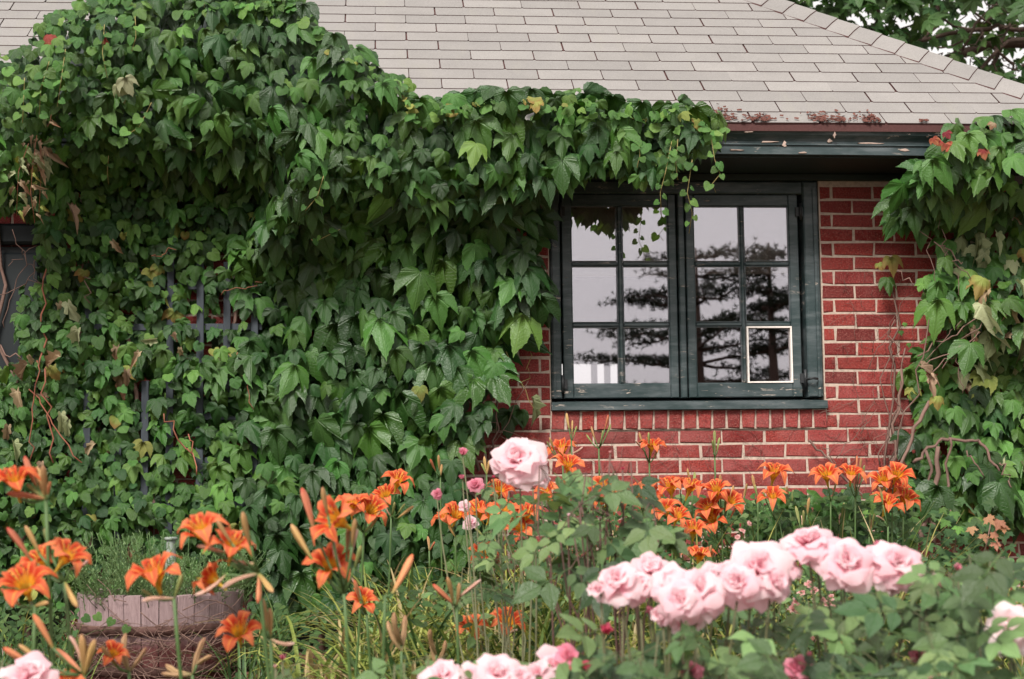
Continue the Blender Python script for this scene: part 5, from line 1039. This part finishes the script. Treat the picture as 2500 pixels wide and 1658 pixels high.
sb_.build('stems', M['cane'], gr, kind='stuff')
for px, py, w in ((1975, 1424, 26), (1988, 1440, 26), (1958, 1446, 24), (1942, 1470, 24), (1935, 1486, 26), (1948, 1492, 22), (2030, 1458, 22), (2022, 1474, 24), (2035, 1482, 22), (2008, 1462, 20), (1990, 1462, 18), (2025, 1530, 34), (2036, 1600, 26), (2030, 1620, 24), (1985, 1560, 22), (1830, 1278, 16), (1812, 1295, 16), (1800, 1310, 16), (1795, 1335, 16)):
    bloom(gr, at(px, py, 5.35), dirv(rr.uniform(-40, 40), rr.uniform(20, 60)), w/2*5.35/FPX, 'small', 'rose_small')

# ------------------------------------------------------------------ strap leaf clumps
def blade_geo(m, base, yaw, L, w, droop, tint, lean=.35, mi=0):
    d = np.array([math.cos(yaw), math.sin(yaw), 0]); sd = np.array([-d[1], d[0], 0]); V = []; UV = []; n_ = 8; p = np.array(base, float); ang = math.pi/2-lean*rr.uniform(.5, 1.2)
    for i in range(n_):
        t = i/(n_-1); ww = w*(1-t**2.2)*.5+.0004; V += [p-sd*ww+np.array([0, 0, ww*.45]), p, p+sd*ww+np.array([0, 0, ww*.45])]; UV += [(-.5, t), (0, t), (.5, t)]
        p = p+(d*math.cos(ang)+np.array([0, 0, math.sin(ang)]))*L/(n_-1); ang -= droop/(n_-1)*(1.0+.8*t)
    m.add(V, [(i*3+j, i*3+j+1, (i+1)*3+j+1, (i+1)*3+j) for i in range(n_-1) for j in range(2)], UV, mi, True, tint)
CL = [(745, 1640, 5.6, 16, .50, 1.9, 'blade', 'clump of arching yellow green strap leaves right of the barrel tub, over bare mulch'), (830, 1650, 5.5, 16, .48, 1.8, 'blade', 'clump of yellow green strap leaves beside the bare mulch patch, second from the tub'), (1010, 1640, 5.2, 20, .52, 1.8, 'blade', 'clump of tangled yellowing strap leaves left of the two low orange daylilies'), (1170, 1640, 5.6, 22, .55, 1.6, 'blade', 'clump of strap leaves around the two low orange daylilies'), (1330, 1640, 5.4, 22, .55, 1.7, 'blade', 'clump of yellow green strap leaves under the flowerless rose bush'), (1460, 1660, 5.2, 18, .5, 1.6, 'blade', 'clump of strap leaves just left of the central pink roses'),
      (1840, 1640, 5.0, 18, .5, 1.5, 'blade', 'clump of green strap leaves showing between the central roses and the small peach roses'), (2240, 1560, 5.4, 18, .52, 1.7, 'blade', 'clump of thin yellowish strap leaves behind the slim pink buds at right')]
for px, py, D, n_, L, dr, mt, lab in CL:
    b0 = at(px, py, D); b0[2] = gz(b0[0], b0[1]); t = thing('strap_leaf_clump', b0, lab, 'leaf clump', 'strap leaf clumps in the bed')
    for i in range(n_):
        m = MB(); a = rr.uniform(0, 6.28); blade_geo(m, b0+np.array([math.cos(a), math.sin(a), 0])*rr.uniform(0, .05), a+rr.gauss(0, .5), L*rr.uniform(.6, 1.15), rr.uniform(.011, .021), dr*rr.uniform(.6, 1.3), rr.random()); m.build('leaf_blade', M['blade' if rr.random() < .8 else 'blade_dry'], t)
gm = MB(); mats = [M['blade_dark'], M['blade'], M['blade_dry']]
for _ in range(2300):                                                # the mass of foliage between the flowers
    px = rr.uniform(880, 2500); D = rr.uniform(4.6, 7.2); p = at(px, 1300, D); p[2] = gz(p[0], p[1]); r = rr.random()
    blade_geo(gm, p, rr.uniform(0, 6.28), rr.uniform(.22, .56)*(1 if D > 5.4 else .85), rr.uniform(.007, .017), rr.uniform(.3, 1.9), rr.random(), .30, 0 if r < .28 else 1 if r < .88 else 2)
for _ in range(420):
    px = rr.choice([rr.uniform(-60, 215), rr.uniform(-60, 215), rr.uniform(560, 700)]); D = rr.uniform(4.6, 7.1); p = at(px, 1300, D); p[2] = gz(p[0], p[1])
    blade_geo(gm, p, rr.uniform(0, 6.28), rr.uniform(.18, .42), rr.uniform(.004, .010), rr.uniform(.4, 1.9), rr.random(), .35, 0 if rr.random() < .85 else 1)
for _ in range(1300):
    px = rr.uniform(-100, 2600); D = rr.uniform(2.9, 4.8); p = at(px, 1300, D); p[2] = gz(p[0], p[1])
    blade_geo(gm, p, rr.uniform(0, 6.28), rr.uniform(.15, .42), rr.uniform(.006, .013), rr.uniform(.4, 1.8), rr.random(), .35, 0 if rr.random() < .3 else 1 if rr.random() < .85 else 2)
for _ in range(800):
    px = rr.uniform(860, 1420); D = rr.uniform(4.4, 6.6); p = at(px, 1300, D); p[2] = gz(p[0], p[1]); r = rr.random()
    blade_geo(gm, p, rr.uniform(0, 6.28), rr.uniform(.30, .60), rr.uniform(.009, .018), rr.uniform(.6, 2.0), rr.random(), .32, 0 if r < .30 else 1 if r < .88 else 2)
for _ in range(900):                                                # taller leaves crowded against the wall
    px = rr.uniform(1260, 2240); D = rr.uniform(5.9, 7.15); p = at(px, 1300, D); p[2] = gz(p[0], p[1]); r = rr.random()
    blade_geo(gm, p, rr.uniform(0, 6.28), rr.uniform(.42, .72), rr.uniform(.008, .017), rr.uniform(.3, 1.7), rr.random(), .28, 0 if r < .45 else 1 if r < .90 else 2)
gm.build('strap_leaf_foliage', mats, kind='stuff')
um = MB()
for _ in range(2000):                                               # leafy undergrowth
    px = rr.uniform(900, 2560); D = rr.uniform(5.0, 7.1); top = 1360 if D > 5 else 1480
    if px < 1300: top += 60
    p = at(px, top+abs(rr.gauss(0, 120)), D); g = gz(p[0], p[1])
    if p[2] < g: continue
    L = rr.uniform(.018, .05); A = frame((rr.gauss(0, .5), -.6+rr.gauss(0, .3), .7), rr.uniform(-2.5, 2.5)); v, f, uv = leaflet(rr.randrange(9)); um.add(p+L*(np.array(v)@A.T), f, uv, 0 if rr.random() < .75 else 1, True, rr.random())
for _ in range(900):
    px = rr.choice([rr.uniform(-60, 200), rr.uniform(560, 860)]); p = at(px, rr.uniform(1480, 1680), rr.uniform(6.0, 7.2)); 
    if p[2] < 0: continue
    L = rr.uniform(.02, .045); A = frame((rr.gauss(0, .5), -.6, .7), rr.uniform(-2.5, 2.5)); v, f, uv = leaflet(rr.randrange(9)); um.add(p+L*(np.array(v)@A.T), f, uv, 0, True, rr.random())
for _ in range(2400):                                               # leafy growth at the foot of the bricks
    px = rr.uniform(1250, 2230); p = at(px, 1215+abs(rr.gauss(45, 75)), rr.uniform(6.5, 7.25))
    L = rr.uniform(.02, .055); A = frame((rr.gauss(0, .5), -.6+rr.gauss(0, .3), .7), rr.uniform(-2.5, 2.5)); v, f, uv = leaflet(rr.randrange(9)); um.add(p+L*(np.array(v)@A.T), f, uv, 0 if rr.random() < .7 else 1, True, rr.random())
um.build('undergrowth', [M['shrub_leaf'], M['rose_leaf']], kind='stuff')
lm = MB()
for _ in range(900):                                                # bark mulch and dead leaves on the soil
    p = at(rr.uniform(560, 1100), 1400, rr.uniform(5.2, 7.2)); p[2] = gz(p[0], p[1])+rr.uniform(.004, .018); L = rr.uniform(.010, .032); A = axes((rr.gauss(0, .4), rr.gauss(0, .4), 1), rr.uniform(0, 6.28)); v = np.array([(-1, -.25, 0), (1, -.3, .1), (.9, .3, .15), (-.9, .25, 0)])*L; lm.add(p+v@A.T, [(0, 1, 2, 3)], tint=rr.random())
lm.build('mulch', M['dirt'], kind='stuff')

# ------------------------------------------------------------------ maple sapling
mb0 = at(2330, 1420, 6.55); mb0[2] = 0
mp = thing('maple_sapling', mb0, 'small maple sapling with a bronze top shoot under the right ivy', 'sapling'); sm = MB(); FM = Foliage()
for px, py in ((2320, 1245), (2420, 1270), (2260, 1330), (2400, 1360), (2470, 1370), (2330, 1340)):
    sm.tube(wander(mb0, at(px, py, 6.5), 8, .012), np.linspace(.006, .0025, 8), 5)
sm.build('stem', M['twig'], mp)
for _ in range(120):
    px, py = rr.gauss(2350, 62), rr.gauss(1335, 52); FM.add(at(px, py, 6.5+rr.uniform(-.12, .12)), (rr.gauss(0, .4), -.7, .8), rr.gauss(0, .8), rr.uniform(26, 52)*6.5/FPX, 'maple', 'maple_leaf')
for px, py, s in ((2410, 1262, 44), (2440, 1270, 44), (2425, 1300, 46), (2400, 1305, 36), (2370, 1287, 34), (2450, 1285, 30), (2430, 1325, 34)): FM.add(at(px, py, 6.35), (rr.gauss(0, .3), -.9, .6), rr.gauss(0, .6), s*6.4/FPX, 'maple', 'maple_tan')
for px, py, s in ((2310, 1270, 42), (2330, 1250, 40), (2300, 1240, 34), (2340, 1285, 38)): FM.add(at(px, py, 6.35), (rr.gauss(0, .3), -.9, .7), rr.gauss(0, .6), s*6.4/FPX, 'maple', 'ivy_fresh')
FM.build(mp)

# ------------------------------------------------------------------ chestnut tree behind the roof
def at_y(px, py, y): return on_wall(px, py, y)
TY = 6.4
tr0 = at_y(2900, 400, TY)
tree = thing('chestnut_tree', (tr0[0], TY, 0), 'broad leaved chestnut tree with crooked dark limbs behind the roof hip', 'tree')
MB().tube([(tr0[0], TY, -.1), (tr0[0]-.05, TY, 1.4), (tr0[0]+.05, TY, 2.6), (tr0[0]+.15, TY+.1, 4.5), (tr0[0]+.1, TY, 6.5)], [.26, .21, .19, .15, .07], 10).build('trunk', M['bark'], tree)
LB = [([(2960, 60), (2700, 75), (2500, 102), (2420, 108), (2340, 132), (2290, 165), (2200, 230), (2120, 300)], .060), ([(2960, -60), (2700, 40), (2500, 72), (2440, 62), (2390, 72), (2250, 95), (2130, 100), (2020, 60), (1900, 30)], .026), ([(2500, 95), (2440, 120), (2390, 170), (2360, 220)], .022), ([(2440, 30), (2450, 90), (2430, 150), (2380, 210)], .026), ([(2600, -40), (2450, 0), (2380, 60), (2350, 120)], .02), ([(2390, 70), (2410, 110), (2470, 160), (2480, 200)], .018), ([(2300, -60), (2290, 60), (2240, 110), (2130, 70)], .02),
      ([(2150, -60), (2140, 50), (2120, 95), (2140, 130)], .026), ([(2330, -40), (2370, 30), (2420, 60)], .016), ([(2400, 75), (2330, 70), (2280, 40), (2200, 70)], .014), ([(2470, 60), (2420, 140), (2440, 190)], .012), ([(2350, 100), (2300, 120), (2250, 105)], .010), ([(2250, 90), (2230, 130), (2220, 180)], .014), ([(2700, 60), (2600, 130), (2520, 150), (2430, 195)], .02)]
for i, (pts, r) in enumerate(LB):
    yy = TY-.2*(i % 3)+.15*(i % 2); P = [at_y(x, y, yy) for x, y in pts]; Q = []
    for a, b_ in zip(P[:-1], P[1:]):
        for t in (0, .5): Q.append(a+(b_-a)*t+rng.normal(0, .012, 3))
    Q.append(P[-1]); MB().tube(Q, np.linspace(r, r*.55, len(Q)), 7).build('limb', M['bark'], tree)
tw = MB()
for _ in range(90):
    x, y = rr.uniform(1900, 2560), rr.uniform(-60, 240); a = rr.uniform(0, 6.28); L = rr.uniform(30, 110); yy = TY+rr.uniform(-.4, .4); P = wander(at_y(x, y, yy), at_y(x+L*math.cos(a), y+L*.7*math.sin(a), yy+rr.uniform(-.1, .1)), 6, .03); tw.tube(P, np.linspace(.008, .004, 6), 4)
tw.build('twigs', M['bark'], tree, kind='stuff')
def palmate(k):
    m = MB()
    for a, s in ((0, 1.0), (42, .92), (-42, .92), (84, .72), (-84, .72), (124, .46), (-124, .46)):
        v, f, uv = leaflet(k+a, .21); v = np.array(v); v[:, 0] *= 1+.9*np.clip(-v[:, 1]-.35, 0, .3); v *= s*.55; c, q = math.cos(R(a)), math.sin(R(a)); m.add(np.stack([v[:, 0]*c-v[:, 1]*q, v[:, 0]*q+v[:, 1]*c, v[:, 2]-.12*np.hypot(v[:, 0], v[:, 1])], 1), f, uv, 0, True, 0.0)
    return m
PAL = [palmate(k) for k in range(3)]; PALM = [p.mesh('leaf', M['tree_leaf']) for p in PAL]
spots = []
for _ in range(2600):
    x, y = rr.uniform(1840, 2600), rr.uniform(-160, 260)
    dens = .9 if x < 2270 else .95 if y < 25 else .22
    if x > 2270 and y > 150: dens = .75 if y > 150+(x < 2420)*20 else .3
    if x > 2330 and 0 < y < 140: dens = .10
    if 2190 < x < 2300 and 120 < y < 190: dens *= .45
    if 2090 < x < 2180 and y > 110: dens *= .6
    if rr.random() < dens*.55: spots.append((x, y))
spots = spots[:980]; rest_ = MB()
for i, (x, y) in enumerate(spots):
    big = rr.random() < .25; s = rr.uniform(.26, .40) if big and y < 40 and x < 2330 else rr.uniform(.12, .26)
    p = at_y(x, y, TY+rr.uniform(-.8, .6)); A = frame((rr.gauss(0, .5), -.6+rr.gauss(0, .4), .6+rr.gauss(0, .4)), rr.gauss(0, .8)); k = rr.randrange(3)
    if i < 300: o = new_obj('leaf', PALM[k], tree); o.matrix_basis = m4(A, p-np.array(tree.location), s)
    else:
        for v, f0, uv in [(np.concatenate(PAL[k].v), PAL[k].f, np.concatenate(PAL[k].uv))]: rest_.add(p+s*(v@A.T), f0, uv, 0, True, rr.random())
for _ in range(900):                                              # the part of the crown above and right of the frame
    p = np.array([tr0[0]+rr.gauss(0, 1.6), TY+rr.gauss(.4, 1.0), 5.6+rr.gauss(0, 1.0)])
    if p[2] < 3.9+max(0, (tr0[0]-p[0]))*.25: continue
    A = frame((rr.gauss(0, .6), -.5+rr.gauss(0, .5), .6), rr.gauss(0, 1)); k = rr.randrange(3); rest_.add(p+rr.uniform(.2, .36)*(np.concatenate(PAL[k].v)@A.T), PAL[k].f, np.concatenate(PAL[k].uv), 0, True, rr.random())
rest_.build('crown', M['tree_leaf'], tree, kind='stuff')

# ------------------------------------------------------------------ trees across the garden, seen mirrored in the panes
def mir(px, py, d):                                                # point d metres in front of the wall that the pane at (px, py) mirrors
    c = CAM*np.array([1, -1, 1]); r = ray(px, py)*np.array([1, -1, 1]); return c+r*((-d-c[1])/r[1])
def pine(px, d, top, crown, label, spread, dense=1.0, seed=1):
    q = random.Random(seed); b0 = mir(px, 1200, d); t = thing('pine_tree', (b0[0], b0[1], gz(0, -9)), label, 'tree'); x0, y0 = b0[0], b0[1]; zt = mir(px, top, d)[2]; z0 = mir(px, crown, d)[2]
    MB().tube([(x0, y0, -.6), (x0+.03, y0, zt*.5), (x0, y0, zt)], [.13, .10, .02], 8).build('trunk', M['bark'], t); lm_ = MB(); nm = MB()
    z = z0
    while z < zt:
        f = 1-.6*((z-z0)/(zt-z0))**2.2
        for _ in range(q.randint(3, 5)):
            a = q.uniform(0, 6.28); L = spread*f*q.uniform(.55, 1.1); e = np.array([x0+L*math.cos(a), y0+L*math.sin(a), z+L*q.uniform(-.10, .16)]); P = wander((x0, y0, z), e, 6, .05); lm_.tube(P, np.linspace(.035, .008, 6), 5)
            for _ in range(int(L*16*dense)):
                tt = q.uniform(.25, 1.05); c = P[0]+(P[-1]-P[0])*tt; sp = .08+.20*tt*(1.3-tt); c = c+np.array([q.gauss(0, sp), q.gauss(0, sp), q.gauss(.03, .05)])
                for _ in range(9):
                    dv_ = unit((q.gauss(0, 1), q.gauss(0, 1), q.gauss(.2, .7)))*q.uniform(.06, .13); w = unit(np.cross(dv_, (q.gauss(0, 1), q.gauss(0, 1), 1)))*.010; nm.add([c-w, c+w, c+dv_], [(0, 1, 2)], tint=q.random())
        z += q.uniform(.22, .40)
    lm_.build('limbs', M['bark'], t); nm.build('crown', M['conifer'], t, kind='stuff')
pine(1715, 24, 605, 1010, 'dark pine mirrored in the middle of the window panes', 2.7, 3.3, 4)
pine(1895, 22, 590, 850, 'dense dark tree mirrored in the rightmost panes', 1.0, 5.0, 9)
